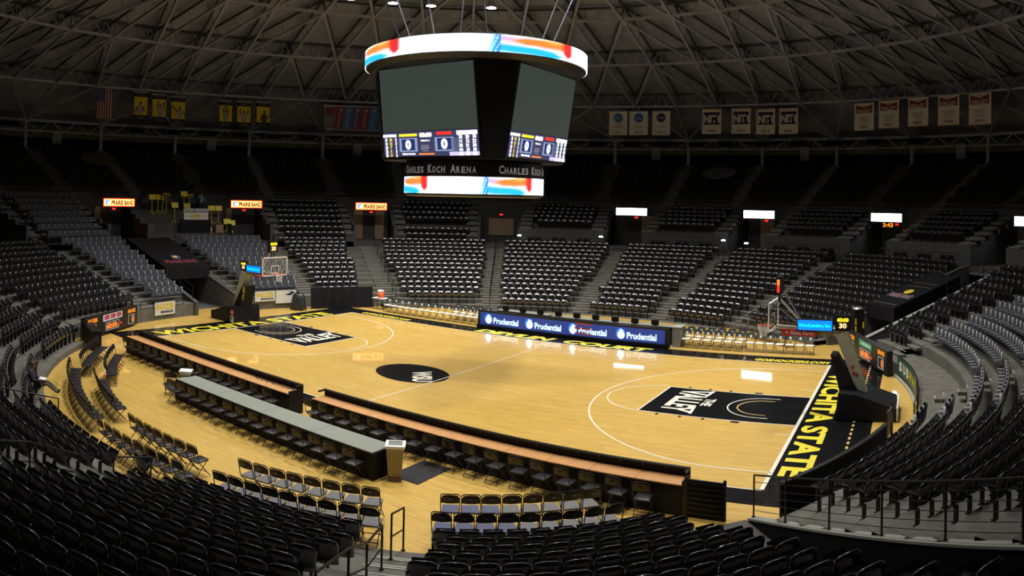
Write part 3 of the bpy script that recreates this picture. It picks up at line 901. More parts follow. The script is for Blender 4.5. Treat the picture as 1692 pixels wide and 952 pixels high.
for j in range(46): p.append(Vector((-2.9 + 2.3 * (j + 1) / 46 + random.uniform(-.07, .07), -9.60 + random.uniform(-.07, .08), .768 + random.uniform(0, .035))))
p.append(Vector((-.55, -10.0, .77)))
cb.path(p, .010, 5)
cb.path([(-.55, -10.0, .77), (-.42, -10.05, .7), (-.44, -10.06, .3), (-.36, -10.1, .04), (-.1, -10.2, .015)], .014, 5)
tag(obj('microphone_cable', cb, BLKM), 'tangled black cables at the near end of the left tan table', 'cable')
b = MB(); b.lathe([(.0, 0), (.07, .0), (.075, .1), (.05, .16), (0, .17)], 12, (-.2, -9.95, 0))
tag(obj('yellow_reel', b, YEL), 'small yellow reel on the floor between the two tan tables', 'reel')
t = thing('media_table', 'long grey-topped table with black skirt and chairs behind the tan tables', 'table', (.45, -11.72, 0))
for q in range(4):
    b = MB(); b.box((-4.75 + 1.22 + q * 2.375 - .03, 0, .745), (2.36, .88, .03)); obj('tabletop', b, GREYT, t)
k = MB(); k.box((0, .43, .36), (9.5, .02, .72)); k.box((-4.76, 0, .36), (.02, .88, .72)); k.box((4.76, 0, .36), (.02, .88, .72)); k.box((0, -.41, .37), (9.46, .02, .72))
obj('skirt', k, BLKV, t)
for q in range(5):
    l = MB(); xx = -4.6 + q * 2.3
    l.bar((xx, -.32, 0), (xx, -.32, .73), .03); l.bar((xx, .32, 0), (xx, .32, .73), .03); l.bar((xx, -.32, .7), (xx, .32, .7), .03); obj('leg', l, BLKM, t)
b = MB(); b.lathe([(.25, 0), (.33, .14), (.33, .17), (0, .15)], 4, (-4.55, -11.55, .765))
tag(obj('paper_tray', b, WHITE), 'white tray lying at the far end of the grey table', 'tray')
# bin
t = thing('waste_bin', 'beige waste bin with pale rim at the near end of the grey table', 'bin', (5.55, -11.62, 0), -.15)
b = MB(); b.lathe([(.24, .12), (.33, .9)], 4); obj('bin_body', b, mat('beige_plastic', (.30, .26, .17), .6, var=.08), t)
b = MB(); b.lathe([(.22, 0), (.27, .02), (.26, .13)], 4); obj('bin_base', b, mat('brown_plastic', (.13, .08, .04), .6, var=.08), t)
b = MB(); b.lathe([(.33, .88), (.38, .90), (.38, .96), (.27, .97), (.26, .93)], 4); obj('bin_rim', b, WHITE, t)
b = MB(); b.lathe([(.26, .93), (.0, .935)], 4); obj('bin_lid', b, GREYW, t)
b = MB(); b.box((5.75, -10.75, .008), (.98, 1.5, .016)); tag(obj('floor_mat', b, mat('dark_mat', (.018, .018, .02), .9, var=.2)), 'black floor mat between the bin and the right tan table', 'mat')
b = MB(); b.poly([(-6.1, -11.0), (-5.2, -11.5), (-5.5, -11.75), (-6.4, -11.4)], 0, .012)
tag(obj('floor_mat', b, MATS['dark_mat']), 'small black floor mat beyond the far end of the grey table', 'mat')

# black barrier and hatch at the near right court corner
t = thing('court_barrier', 'black slatted barrier joining the right end of the tan table', 'barrier', (13.4, -9.72, 0))
b = MB(); b.box((0, 0, .45), (.95, .06, .9)); obj('panel', b, BLKV, t)
b = MB()
for q in range(7): b.box((0, -.04, .12 + q * .12), (.95, .02, .03))
obj('slat', b, BLKM, t)
for q in (-.48, .48): b = MB(); b.box((q, 0, .48), (.07, .07, .96)); obj('post', b, BLKM, t)

# ================================================================ DISPLAY BOARD AND SCORER'S TABLES ON THE FAR SIDE
t = thing('display_board', 'long blue courtside display board reading Prudential along the far sideline', 'display', (.12, 9.05, 0))
b = MB(); b.box((0, .12, .50), (11.55, .3, 1.0)); obj('cabinet', b, BLKM, t)
b = MB(); b.box((0, -.035, .56), (11.2, .012, .70)); obj('screen', b, E_PRUD, t)
for q, x in enumerate((-5.05, -2.35, .35, 3.15)):
    b = MB(); b.mi = 0; n = 24
    b.add([(x + .27 * cos(2 * PI * i / n), -.043, .56 + .29 * sin(2 * PI * i / n)) for i in range(n)], [tuple(range(n - 1, -1, -1))])
    b.mi = 1; b.add([(x + .03 + .2 * cos(2 * PI * i / n), -.046, .5 + .2 * sin(2 * PI * i / n)) for i in range(n)], [tuple(range(n - 1, -1, -1))])
    b.mi = 1; b.add([(x - .16, -.046, .50), (x + .06, -.046, .42), (x + .14, -.046, .74), (x - .02, -.046, .80)], [(0, 1, 2, 3)])
    obj('emblem', b, [E_BLUE, E_WHITE], t)
    text('lettering', 'Prudential', (x + 1.18, -.048, .50), (1, 0, 0), (0, 0, 1), 1.65, .34, E_PALE, t, .03)
b = MB()
for zz, hh in ((.86, .12), (.62, .12), (.35, .10)):
    for i in range(5): b.box((.55 + .2 * i, -.055, zz), (.15, .012, hh))
obj('scoring_lights', b, glow('dull_red_led', (.30, .04, .02), .8), t)
b = MB(); b.box((0, .05, .10), (11.6, .35, .16)); obj('base', b, BLK, t)
for j, (x0, x1, y, lab) in enumerate(((-5.0, -1.6, 10.35, 'grey-topped table behind the display board, left shorter one'), (-1.4, 5.9, 10.25, 'grey-topped table behind the display board, right longer one'))):
    t = thing('scorer_table', lab, 'table', ((x0 + x1) / 2, y, 0), 0, 'tables behind the display board')
    h = (x1 - x0) / 2
    b = MB(); b.box((0, 0, .93), (2 * h, .62, .03)); obj('tabletop', b, GREYT, t)
    b = MB(); b.box((0, -.29, .46), (2 * h, .02, .9)); b.box((-h, 0, .46), (.02, .6, .9)); b.box((h, 0, .46), (.02, .6, .9)); obj('skirt', b, BLKV, t)
    for q in (-1, 1): b = MB(); b.bar((q * (h - .2), .22, 0), (q * (h - .2), .22, .92), .03); obj('leg', b, BLKM, t)
for i in range(9):
    x = -4.4 + i * 1.15
    t = thing('table_monitor', 'small black monitor on the tables behind the display board, %s from the left' % ordn(i + 1), 'monitor', (x, 10.05, .945), 0, 'monitors behind the display board')
    b = MB(); b.box((0, 0, .16), (.42, .05, .26)); obj('screen', b, BLKM, t)
    b = MB(); b.box((0, 0, .015), (.2, .16, .03)); obj('base', b, BLKM, t)
t = thing('side_cabinet', 'grey cabinet standing at the right end of the display board', 'cabinet', (6.15, 10.0, 0))
b = MB(); b.box((0, 0, .5), (.45, .9, 1.0)); obj('body', b, GREYW, t)
b = MB(); b.box((0, 0, 1.01), (.5, .95, .03)); obj('top', b, NOSE, t)
# orange drinks cooler on its table
t = thing('cooler_table', 'small dark table carrying the orange cooler beside the long bench row', 'table', (-14.1, 10.05, 0))
b = MB(); b.box((0, 0, .72), (1.0, .6, .03)); obj('tabletop', b, WHITE, t)
for q in (-1, 1): b = MB(); b.bar((q * .42, -.2, 0), (q * .42, -.2, .71), .03); b.bar((q * .42, .2, 0), (q * .42, .2, .71), .03); b.bar((q * .42, -.2, .69), (q * .42, .2, .69), .03); obj('leg', b, BLKM, t)
t = thing('drinks_cooler', 'orange drinks cooler with white lid on the small table', 'cooler', (-14.08, 10.05, .736))
b = MB(); b.lathe([(.17, 0), (.21, .03), (.22, .42)], 20); obj('cooler_body', b, ORG, t, True)
b = MB(); b.lathe([(.23, .42), (.23, .47), (.14, .52), (0, .53)], 20); obj('lid', b, WHITE, t)
b = MB(); b.tube((0, -.22, .07), (0, -.29, .07), .02, 8); obj('tap', b, WHITE, t)

# ================================================================ CORNER SCOREBOARDS
def corner_board(pa, pb, z0, z1, label, panel, ptxt, half=False):
    pa, pb = Vector((*pa, 0)), Vector((*pb, 0))
    x = (pb - pa); L = x.length; x = x.normalized(); nrm = Vector((x.y, -x.x, 0))
    if nrm.dot(-(pa + pb)) < 0: nrm = -nrm
    c = (pa + pb) / 2
    t = thing('corner_scoreboard', label, 'scoreboard', (c.x, c.y, 0), math.atan2(x.y, x.x), 'scoreboards at the court ends')
    # local: x along the board as read, -y towards the court
    h = (z1 + z0) / 2; H = z1 - z0
    b = MB(); b.box((0, .14, h), (L, .28, H)); obj('cabinet', b, BLKM, t)
    b = MB(); b.box((0, .2, z0 / 2 + .02), (L * .8, .12, z0 + .06)); obj('foot', b, BLKM, t)
    yy = -.012
    X = (1, 0, 0); Z_ = (0, 0, 1)
    text('lettering', 'SHOCKERS', (-L * .375, yy, z0 + H * .80), X, Z_, L * .17, H * .2, E_AMBER, t, .03)
    text('lettering', 'BRAVES', (L * .375, yy, z0 + H * .80), X, Z_, L * .15, H * .2, E_AMBER, t, .03)
    for q in (-1, 1):
        b = MB(); cx = q * L * .37; w2, h2 = L * .058, H * .235; zc = z0 + H * .36
        for dx in (-1, 1): b.box((cx + dx * w2, yy, zc), (.025, .01, 2 * h2)); b.box((cx, yy, zc + dx * h2), (2 * w2, .01, .025))
        obj('score_frame', b, glow('frame_white', (.7, .7, .7), .6), t)
        text('lettering', '0', (cx + w2 * .45, yy, zc), X, Z_, w2 * .6, h2 * 1.5, E_ORG, t, .03)
    b = MB(); w2, h2 = L * .125, H * .2; zc = z0 + H * .33; cx = -L * .01
    for dx in (-1, 1): b.box((cx + dx * w2, yy, zc), (.025, .01, 2 * h2)); b.box((cx, yy, zc + dx * h2), (2 * w2, .01, .025))
    obj('score_frame', b, MATS['frame_white'], t)
    text('lettering', '60:00', (cx - .06, yy, zc), X, Z_, w2 * 1.55, h2 * 1.5, E_ORG, t, .03)
    text('lettering', '2', (cx + w2 * .82, yy, zc - h2 * .3), X, Z_, w2 * .16, h2 * .7, E_ORG, t, .03)
    b = MB(); b.tube((L * .155, yy, z0 + H * .33), (L * .155, yy - .01, z0 + H * .33), .07, 12); obj('indicator', b, E_RED, t)
    if panel == 'green':
        b = MB(); b.box((-.02, yy, z0 + H * .78), (L * .31, .014, H * .3)); obj('sponsor_panel', b, E_GRN, t)
        text('lettering', ptxt, (.06, yy - .012, z0 + H * .78), X, Z_, L * .24, H * .13, glow('panel_white', (.8, .9, .8), .7), t, .02)
    else:
        b = MB(); b.box((-.02, yy, z0 + H * .78), (L * .36, .014, H * .32)); obj('sponsor_panel', b, glow('panel_white2', (.7, .66, .62), .8), t)
        for q in (-1, 0, 1):
            b = MB(); b.box((-.02 + q * L * .115, yy - .012, z0 + H * .80), (L * .095, .01, H * .24)); obj('sponsor_panel', b, E_PINK, t)
    return t
corner_board((14.8, 10.8), (17.04, 5.65), .10, 1.12, 'black scoreboard with green panel and amber digits at the right court end', 'green', 'GREEN')
corner_board((-14.7, -10.75), (-17.45, -6.2), .10, 1.12, 'black scoreboard with three red panels and amber digits at the left court end', 'red', '')
t = thing('board_case', 'black case standing in front of the left corner scoreboard', 'case', (-13.75, -10.85, 0), rad(165))
b = MB(); b.box((0, 0, .46), (2.3, .45, .84)); obj('case_body', b, BLKV, t)
b = MB(); b.box((0, 0, .89), (2.36, .5, .03)); obj('case_lid', b, BLKM, t)
for q in (-1, 1): b = MB(); b.tube((q * .95, -.08, .02), (q * .95, .08, .02), .03, 8); obj('wheel', b, BLKM, t)

# ================================================================ BASKETS
def basket(s, label):
    """s = +1 right, -1 left; built at its court end in world measure, all parts under one base"""
    t = thing('basketball_stand', label, 'basketball stand', (s * 16.4, 0, 0), 0, 'basketball stands')
    def W(x, y, z): return Vector((s * (x - 16.4), y, z))
    def pr(mb, pts, y0, y1):
        q = [(s * (x - 16.4), z) for x, z in pts]
        mb.prism_y(q, y0, y1)
    b = MB(); pr(b, [(15.52, .03), (15.62, .94), (16.3, .90), (17.62, .46), (17.66, .03)], -1.0, 1.0); obj('base', b, BLKV, t)
    b = MB(); b.box(W(17.69, 0, .26), (.05, 1.96, .44)); obj('counterweight_panel', b, WHITE if s > 0 else BLKM, t)
    for q in (-1, 1):
        for xx in (15.7, 17.3):
            b = MB(); b.tube(W(xx, q * .8 - .05, .035), W(xx, q * .8 + .05, .035), .035, 10); obj('wheel', b, BLKM, t)
    b = MB(); pr(b, [(15.62, .85), (15.27, 2.15), (15.48, 2.12), (16.3, .84)], -.42, .42); obj('front_padding', b, BLKV, t)
    b = MB(); b.hexa([W(16.22, -.22, .82), W(16.58, -.22, .82), W(16.58, .22, .82), W(16.22, .22, .82), W(15.42, -.22, 2.82), W(15.85, -.22, 2.98), W(15.85, .22, 2.98), W(15.42, .22, 2.82)])
    obj('mast', b, ARM, t)
    b = MB(); b.bar(W(15.75, 0, 2.88), W(14.0, 0, 2.98), .3, .26); b.bar(W(14.0, 0, 2.98), W(13.2, 0, 3.02), .16, .14); obj('boom', b, ARM, t)
    b = MB()
    for q in (-1, 1):
        b.bar(W(14.25, q * .12, 3.05), W(13.22, q * .62, 3.95), .06); b.bar(W(13.3, q * .2, 3.02), W(13.2, q * .8, 2.95), .05)
    b.bar(W(14.25, 0, 3.08), W(13.5, 0, 4.3), .05); b.bar(W(13.22, -.62, 3.9), W(13.22, .62, 3.9), .05)
    obj('brace', b, CHROME, t)
    b = MB()
    for y0, y1, z0, z1 in ((-.915, .915, 2.90, 2.96), (-.915, .915, 3.91, 3.97), (-.915, -.865, 2.9, 3.97), (.865, .915, 2.9, 3.97)):
        b.box(W(13.1, (y0 + y1) / 2, (z0 + z1) / 2), (.05, y1 - y0, z1 - z0))
    bd = obj('backboard_frame', b, WHITE, t)
    b = MB(); b.box(W(13.1, 0, 3.435), (.02, 1.75, .97)); obj('glass', b, GLASS, bd)
    b = MB()
    for y0, y1, z0, z1 in ((-.305, .305, 3.05, 3.10), (-.305, .305, 3.46, 3.51), (-.305, -.255, 3.05, 3.5), (.255, .305, 3.05, 3.5)):
        b.box(W(13.085, (y0 + y1) / 2, (z0 + z1) / 2), (.006, y1 - y0, z1 - z0))
    obj('target_square', b, WHITE, bd)
    b = MB(); b.box(W(13.1, 0, 2.88), (.07, 1.86, .05)); obj('edge_padding', b, BLK, bd)
    b = MB(); n = 24
    for i in range(n):
        a0, a1 = 2 * PI * i / n, 2 * PI * (i + 1) / n
        b.tube(W(12.725 + .2286 * cos(a0), .2286 * sin(a0), 3.05), W(12.725 + .2286 * cos(a1), .2286 * sin(a1), 3.05), .012, 6)
    b.box(W(13.02, 0, 3.03), (.14, .16, .07)); b.bar(W(13.05, .06, 2.97), W(12.9, .15, 3.04), .02); b.bar(W(13.05, -.06, 2.97), W(12.9, -.15, 3.04), .02)
    rm = obj('rim', b, ORG, t)
    b = MB(); n = 12
    rr = [.225, .19, .16, .135, .125]; zz = [3.04, 2.94, 2.84, 2.74, 2.64]
    for j in range(4):
        for i in range(n):
            a0 = 2 * PI * (i + .5 * (j % 2)) / n
            for e in (-.5, .5):
                a1 = a0 + 2 * PI * e / n
                b.tube(W(12.725 + rr[j] * cos(a0), rr[j] * sin(a0), zz[j]), W(12.725 + rr[j + 1] * cos(a1), rr[j + 1] * sin(a1), zz[j + 1]), .006, 4)
    obj('net', b, NET, rm)
    # boards on the boom, facing the near stands
    X, Z_ = (1, 0, 0), (0, 0, 1)
    xa, xb = sorted((s * (13.45 - 16.4), s * (14.75 - 16.4)))
    b = MB(); b.box(((xa + xb) / 2, -.2, 2.86), (xb - xa, .03, .24)); sp = obj('sponsor_panel', b, RED, t)
    text('lettering', 'State Farm', ((xa + xb) / 2 + .1, -.218, 2.86), X, Z_, .85, .14, CLOTHW, t, .02)
    b = MB(); b.tube(((xa + xb) / 2 - .45, -.217, 2.86), ((xa + xb) / 2 - .45, -.222, 2.86), .06, 3); obj('emblem', b, CLOTHW, t)
    xa, xb = sorted((s * (14.05 - 16.4), s * (15.3 - 16.4)))
    b = MB(); b.box(((xa + xb) / 2, -.2, 3.16), (xb - xa + .06, .1, .42)); obj('message_case', b, BLKM, t)
    b = MB(); b.box(((xa + xb) / 2, -.255, 3.16), (xb - xa, .012, .36)); obj('message_screen', b, E_SKY, t)
    text('lettering', 'HomeLenders, Inc.', ((xa + xb) / 2, -.265, 3.15), X, Z_, 1.16, .15, E_SKYT, t, .02)
    # two shot clocks
    for (cx, cz, ax, nn) in ((15.68, 3.26, 'y', 'rear'), (13.32, 4.55, 'x', 'top')):
        if ax == 'y':
            b = MB(); b.box(W(cx, -.12, cz), (.56, .16, .56)); cs = obj('shot_clock', b, BLKM, t)
            b = MB(); b.bar(W(15.7, 0, 2.9), W(15.68, -.1, 3.05), .06); obj('bracket', b, BLKM, cs)
            fx = s * (cx - 16.4)
            text('lettering', '60:00', (fx, -.206, cz + .12), X, Z_, .42, .15, E_YEL, t, .05)
            text('lettering', '30', (fx, -.206, cz - .09), X, Z_, .28, .19, glow('led_hot', (1, .55, .25), 1.8), t, .04)
        else:
            b = MB(); b.box(W(cx, 0, cz), (.16, .62, .66)); cs = obj('shot_clock', b, BLKM, t)
            b = MB(); b.bar(W(13.3, -.1, 3.9), W(cx, -.1, cz - .3), .04); b.bar(W(13.3, .1, 3.9), W(cx, .1, cz - .3), .04); obj('bracket', b, BLKM, cs)
            xs = s * (13.24 - 16.4)
            rd = (0, s * -1, 0)
            text('lettering', '60:00', (xs - s * .006, 0, cz + .14), rd, Z_, .48, .17, E_YEL, t, .05)
            text('lettering', '30', (xs - s * .006, 0, cz - .12), rd, Z_, .34, .26, MATS['led_hot'], t, .04)
            if s > 0:
                b = MB(); b.box(W(cx, -.315, cz + .12), (.1, .012, .2)); obj('side_light', b, E_ORG, cs)
                b = MB(); b.box(W(cx, -.315, cz - .12), (.1, .012, .26)); obj('side_light', b, E_RED, cs)
    if s < 0:
        text('lettering', 'CUSE', (s * (15.33 - 16.4), -.427, 1.72), (.12, 0, 1), (-1, 0, .12), .8, .17, YEL, t, .04)
        b = MB(); b.tube((s * (15.62 - 16.4), -1.0, .62), (s * (15.62 - 16.4), -1.012, .62), .17, 24); obj('round_badge', b, RED, t)
        text('lettering', 'G', (s * (15.62 - 16.4), -1.016, .62), X, Z_, .16, .18, CLOTHW, t, .03)
        b = MB(); b.box((s * (15.62 - 16.4), -1.004, .24), (.28, .012, .36)); obj('arched_badge', b, CLOTHW, t)
        b = MB(); b.tube((s * (15.62 - 16.4), -1.01, .30), (s * (15.62 - 16.4), -1.02, .30), .09, 16); obj('arched_badge', b, PURC, t)
    else:
        for j, (xx, zz_) in enumerate(((16.05, 1.72), (16.1, 1.5), (16.2, 1.45))):
            b = MB(); b.box(W(xx, -.235, zz_), (.1, .02, .08)); obj('red_tag', b, RED, t)
    return t
basket(1, 'wheeled basketball stand with black padding at the right court end')
basket(-1, 'wheeled basketball stand with black padding at the left court end')

# ================================================================ CENTRE-HUNG SCOREBOARD
jt = thing('centre_scoreboard', 'huge round-topped video scoreboard hanging over mid court', 'scoreboard', (0, 0, 0))
b = MB(); b.lathe([(3.2, 12.75), (4.55, 12.85), (4.82, 13.02), (4.82, 13.72), (4.4, 13.85), (1.2, 14.3)], 64); obj('upper_ring', b, BLKM, jt, False)
def led_mat():
    m = bpy.data.materials.new('led_picture'); m.use_nodes = True; nt = m.node_tree; b = nt.nodes['Principled BSDF']
    b.inputs['Base Color'].default_value = (0.01, 0.01, 0.01, 1)
    at = nt.nodes.new('ShaderNodeAttribute'); at.attribute_name = 'picture'
    nt.links.new(at.outputs['Color'], b.inputs['Emission Color']); b.inputs['Emission Strength'].default_value = 1.25
    return m
LEDP = led_mat()
def led_colour(p, v):
    W_ = np.array((1.9, 2.0, 2.2)); cy = np.array((.02, .55, .85)); bl = np.array((.03, .22, .75)); og = np.array((1.0, .25, .04)); rd = np.array((.75, .03, .03)); lv = np.array((.6, .5, .95)); yl = np.array((1, .6, .15))
    c = W_.copy()
    def mixin(col, k):
        nonlocal c
        k = max(0.0, min(1.0, k)); c = c * (1 - k) + col * k
    if p < .5:
        q = p / .5
        mixin(cy, 1.7 - abs(v - (.26 - .20 * q)) * 4.5 - max(0, q - .6) * 6)
        mixin(lv, 1.3 - abs(v - .8) * 3 - q * 2.4)
        mixin(og, (1.7 - abs(v - (.66 + .16 * q)) * (6 - 3 * q)) * min(1, q * 3.6) * (1 if q < .90 else 0))
        mixin(yl, (1.1 - abs(v - .92) * 7 - abs(q - .6) * 4))
        mixin(rd, 1.8 - abs(q - .84) * 15 - max(0, .35 - v) * 5)
        mixin(rd, .9 - abs(v - (.42 + .1 * q)) * 14 - abs(q - .5) * 3)
    elif p > .86:
        q = (p - .86) / .14
        mixin(cy, q * 1.5 - .25 + .3 * (.5 - v)); mixin(bl, q * 2.6 - 1.65)
        if int((p * 400 + v * 9)) % 5 == 0: mixin(W_, .35)
    elif .60 < p < .615 and v < .55: mixin(bl, .6)
    return c
def swirl(parent, R_, z0, z1, nseg=480, nz=12):
    b = MB()
    for j in range(nz + 1):
        for i in range(nseg + 1): b.v.append(tuple(P(R_, -45 + 360 * i / nseg, z0 + (z1 - z0) * j / nz)))
    for j in range(nz):
        for i in range(nseg): b.f.append((j * (nseg + 1) + i, j * (nseg + 1) + i + 1, (j + 1) * (nseg + 1) + i + 1, (j + 1) * (nseg + 1) + i)); b.m.append(0)
    o = obj('ring_display', b, LEDP, parent)
    ca = o.data.color_attributes.new('picture', 'FLOAT_COLOR', 'CORNER')
    out = []
    for f_ in b.f:
        for vi in f_:
            i = vi % (nseg + 1); j = vi // (nseg + 1)
            # a seam stays sharp: corners take the side their face is on
            i0 = f_[0] % (nseg + 1); p = ((i if i > i0 else i0) * 4.0 / nseg)
            p = (i * 4.0 / nseg); base = math.floor((i0 + .5) * 4.0 / nseg); p = min(max(p - base, 0.0), 1.0)
            out += [*led_colour(p, j / nz), 1.0]
    ca.data.foreach_set('color', out)
swirl(jt, 4.86, 13.04, 13.70)
# tapering body: four screens, four blank corner panels
TZ, BZ = 12.9, 9.12; TA, TB, BA, BB = 2.45, 3.7, 2.5, 3.15
def rot4(p, k):
    x, y = p
    for _ in range(k): x, y = -y, x
    return x, y
body = MB()
ct_ = []; cb_ = []
for k in range(4):
    for p in ((-TA, -TB), (TA, -TB)): ct_.append(rot4(p, k))
    for p in ((-BA, -BB), (BA, -BB)): cb_.append(rot4(p, k))
n = 8
s_ = .985
body.add([(x * s_, y * s_, BZ - .05) for x, y in cb_] + [(x * s_, y * s_, TZ) for x, y in ct_], [tuple(range(n - 1, -1, -1)), tuple(range(n, 2 * n))] + [(i, (i + 1) % n, n + (i + 1) % n, n + i) for i in range(n)])
obj('housing', body, BLKM, jt)
for k in range(4):
    bl, br = Vector((*rot4((-BA, -BB), k), BZ)), Vector((*rot4((BA, -BB), k), BZ))
    tl, tr = Vector((*rot4((-TA, -TB), k), TZ)), Vector((*rot4((TA, -TB), k), TZ))
    X = (br - bl).normalized(); U = ((tl + tr) / 2 - (bl + br) / 2); H = U.length; U = U.normalized(); N = X.cross(U)
    def F(u, v, o_=0.0):            # u -1..1 across, v 0..1 up
        a = bl.lerp(br, (u + 1) / 2); c = tl.lerp(tr, (u + 1) / 2)
        return a.lerp(c, v) + N * (.02 + o_)
    b = MB(); b.quad(F(-.97, .29), F(.97, .29), F(.97, .97), F(-.97, .97)); sc = obj('video_screen', b, E_DIM, jt)
    b = MB(); b.quad(F(-.97, .02), F(.97, .02), F(.97, .285), F(-.97, .285)); obj('score_screen', b, E_DIM2, sc)
    def patch(u0, v0, u1, v1, m_, o_=.01, nm='score_panel'):
        b = MB(); b.quad(F(u0, v0, o_), F(u1, v0, o_), F(u1, v1, o_), F(u0, v1, o_)); obj(nm, b, m_, sc)
    def tx(s__, u, v, w_, h, m_, bold=.02): text('lettering', s__, F(u, v, .02), X, U, w_, h, m_, sc, bold)
    patch(.40, .02, .97, .06, E_LAV); patch(.46, .06, .60, .20, glow('led_slate', (.10, .12, .22), 1.0))
    patch(-.62, .07, -.24, .215, glow('led_frame', (.30, .38, .60), 1.0)); patch(-.57, .085, -.29, .205, E_NAVY, .013)
    patch(.12, .07, .50, .215, MATS['led_frame']); patch(.17, .085, .45, .205, E_NAVY, .013)
    patch(-.62, .235, -.24, .262, E_YEL); patch(.16, .24, .46, .272, E_RED)
    tx('0', -.43, .145, .30, .40, E_DIGI, .06); tx('0', .31, .145, .32, .42, E_DIGI, .06)
    tx('00:00', -.06, .245, .62, .18, E_WHITE, .06)
    tx('PERIOD 2', -.07, .185, .45, .07, E_DIGI); tx('FOULS\nBONUS\nT.O.L.', -.08, .105, .42, .26, glow('led_grey', (.5, .5, .55), .8))
    patch(-.97, .235, -.68, .262, E_WHITE); patch(.56, .235, .95, .275, E_WHITE)
    tx('31\n41\n20\n25\n22', -.90, .12, .12, .78, E_WHITE, .03); tx('10\n12\n7\n5\n11', -.80, .12, .13, .78, E_YEL, .03); tx('2\n3\n1\n3\n2', -.69, .12, .07, .78, E_WHITE, .03)
    tx('32   20   10\n11   12   22\n25   21   30\n44   15   10\n24   33   52', .76, .125, .82, .80, E_WHITE, .03)
    tx('TEAM FOULS', -.43, .045, .7, .07, E_WHITE); patch(-.22, .035, .10, .05, E_ORG)
for k in range(4):
    a_, c_ = Vector((*rot4((BA, -BB), k), BZ)), Vector((*rot4((BB, -BA), k), BZ))
    d_, e_ = Vector((*rot4((TA, -TB), k), TZ)), Vector((*rot4((TB, -TA), k), TZ))
    nn_ = (a_ + c_ + d_ + e_); nn_.z = 0; nn_.normalize()
    b = MB(); b.quad(a_.lerp(c_, .04) + nn_ * .012, a_.lerp(c_, .96) + nn_ * .012, d_.lerp(e_, .96) + nn_ * .012, d_.lerp(e_, .04) + nn_ * .012)
    obj('corner_panel', b, BLKV, jt)
b = MB(); b.lathe([(2.6, 9.08), (3.02, 9.0), (3.02, 7.62), (2.85, 7.55), (.3, 7.6)], 64); obj('lower_drum', b, BLKM, jt)
swirl(jt, 3.05, 7.69, 8.38)
SILV = mat('silver_letters', (.5, .5, .52), .4, metal=.3, emit=(.5, .5, .55), es=.16, var=0)
def curved_text(body, R_, zc, adeg, hgt, m_, parent, step):
    for i, ch in enumerate(body):
        if ch == ' ': continue
        a = adeg + (i - (len(body) - 1) / 2) * step
        big = ch.isupper() and (i == 0 or body[i - 1] == ' ')
        hh = hgt * (1.0 if big else .78)
        text('letter', ch.upper(), P(R_, a, zc - (hgt - hh) / 2), (-sin(rad(a)), cos(rad(a)), 0), (0, 0, 1), hh * (.62 if ch not in 'I' else .2), hh, m_, parent, .03)
for a in (-90, 0, 90, 180): curved_text('Charles Koch Arena', 3.04, 8.69, a, .34, SILV, jt, 4.05)
for i in range(8):
    a = 22.5 + 45 * i
    b = MB(); b.tube(P(3.2, a, 13.9), P(6.5, 5 + 30 * round((a - 5) / 30), 21.9), .03, 6); obj('hanging_cable', b, STEEL, jt)

# ================================================================ SIGNS, EXIT LIGHTS, CLOCK
for a, px, warm in ((179.0, 195, 1), (159.3, 406, 1), (140.0, 613, 1), (99.8, 1044, 0), (80.1, 1256, 0), (60.4, 1468, 0), (38.2, 1712, 0)):
    c = P(32.3, a, 0)
    where = {179.0: 'above the doorway over the left covered passage', 159.3: 'above the doorway right of the music stands', 140.0: 'above the doorway left of the hanging scoreboard', 99.8: 'first white one right of the hanging scoreboard', 80.1: 'second white one right of the hanging scoreboard', 60.4: 'above the amber clock', 38.2: 'cut by the right edge of the picture'}[a]
    t = thing('doorway_sign', ('bright red-edged yellow sign, ' if warm else 'bright blank white sign, ') + where, 'sign', (c.x, c.y, 0), rad(a - 90), 'lit signs over the doorways')
    b = MB(); b.box((0, .08, 6.48), (2.78, .14, .70)); obj('case', b, BLKM, t)
    if warm:
        b = MB(); b.box((0, 0, 6.48), (2.72, .012, .62)); obj('border', b, E_SIGNR, t)
        b = MB(); b.box((0, -.01, 6.48), (2.60, .012, .50)); obj('face', b, E_SIGNY, t)
        b = MB(); b.tube((-1.0, -.018, 6.48), (-1.0, -.025, 6.48), .2, 20); obj('emblem', b, glow('emblem_blue', (.15, .25, .75), 1.6), t)
        b = MB(); b.tube((-.95, -.027, 6.46), (-.95, -.032, 6.46), .1, 16); obj('emblem', b, glow('emblem_white', (1, .8, .7), 2.5), t)
        text('lettering', 'PRAIRIE BAND', (.30, -.02, 6.46), (1, 0, 0), (0, 0, 1), 1.95, .38, E_SIGNO, t, .06)
    else:
        b = MB(); b.box((0, 0, 6.48), (2.66, .012, .60)); obj('face', b, E_SIGN, t)
    for q in (-1, 1):
        b = MB(); b.bar((q * 1.1, .12, 6.8), (q * 1.1, 1.75, 7.3), .05); obj('bracket', b, BLKM, t)
    c2 = P(33.6, a - .3, 5.95)
    e = thing('exit_light', 'red exit light under the sign %s' % where.replace('above the doorway', 'over the doorway'), 'exit light', c2, rad(a - 90), 'red exit lights')
    b = MB(); b.box((0, 0, 0), (.34, .1, .2)); obj('case', b, BLKM, e)
    b = MB(); b.box((0, -.06, 0), (.30, .012, .15)); obj('face', b, E_RED, e)
    b = MB(); b.bar((0, 0, .1), (0, 0, 1.28), .03); obj('stem', b, BLKM, e)
c2 = P(33.9, 120.0, 5.95)
e = thing('exit_light', 'small red exit light over the tan doorway below the hanging scoreboard', 'exit light', c2, rad(30), 'red exit lights')
b = MB(); b.box((0, 0, 0), (.34, .1, .2)); obj('case', b, BLKM, e)
b = MB(); b.box((0, -.06, 0), (.30, .012, .15)); obj('face', b, E_RED, e)
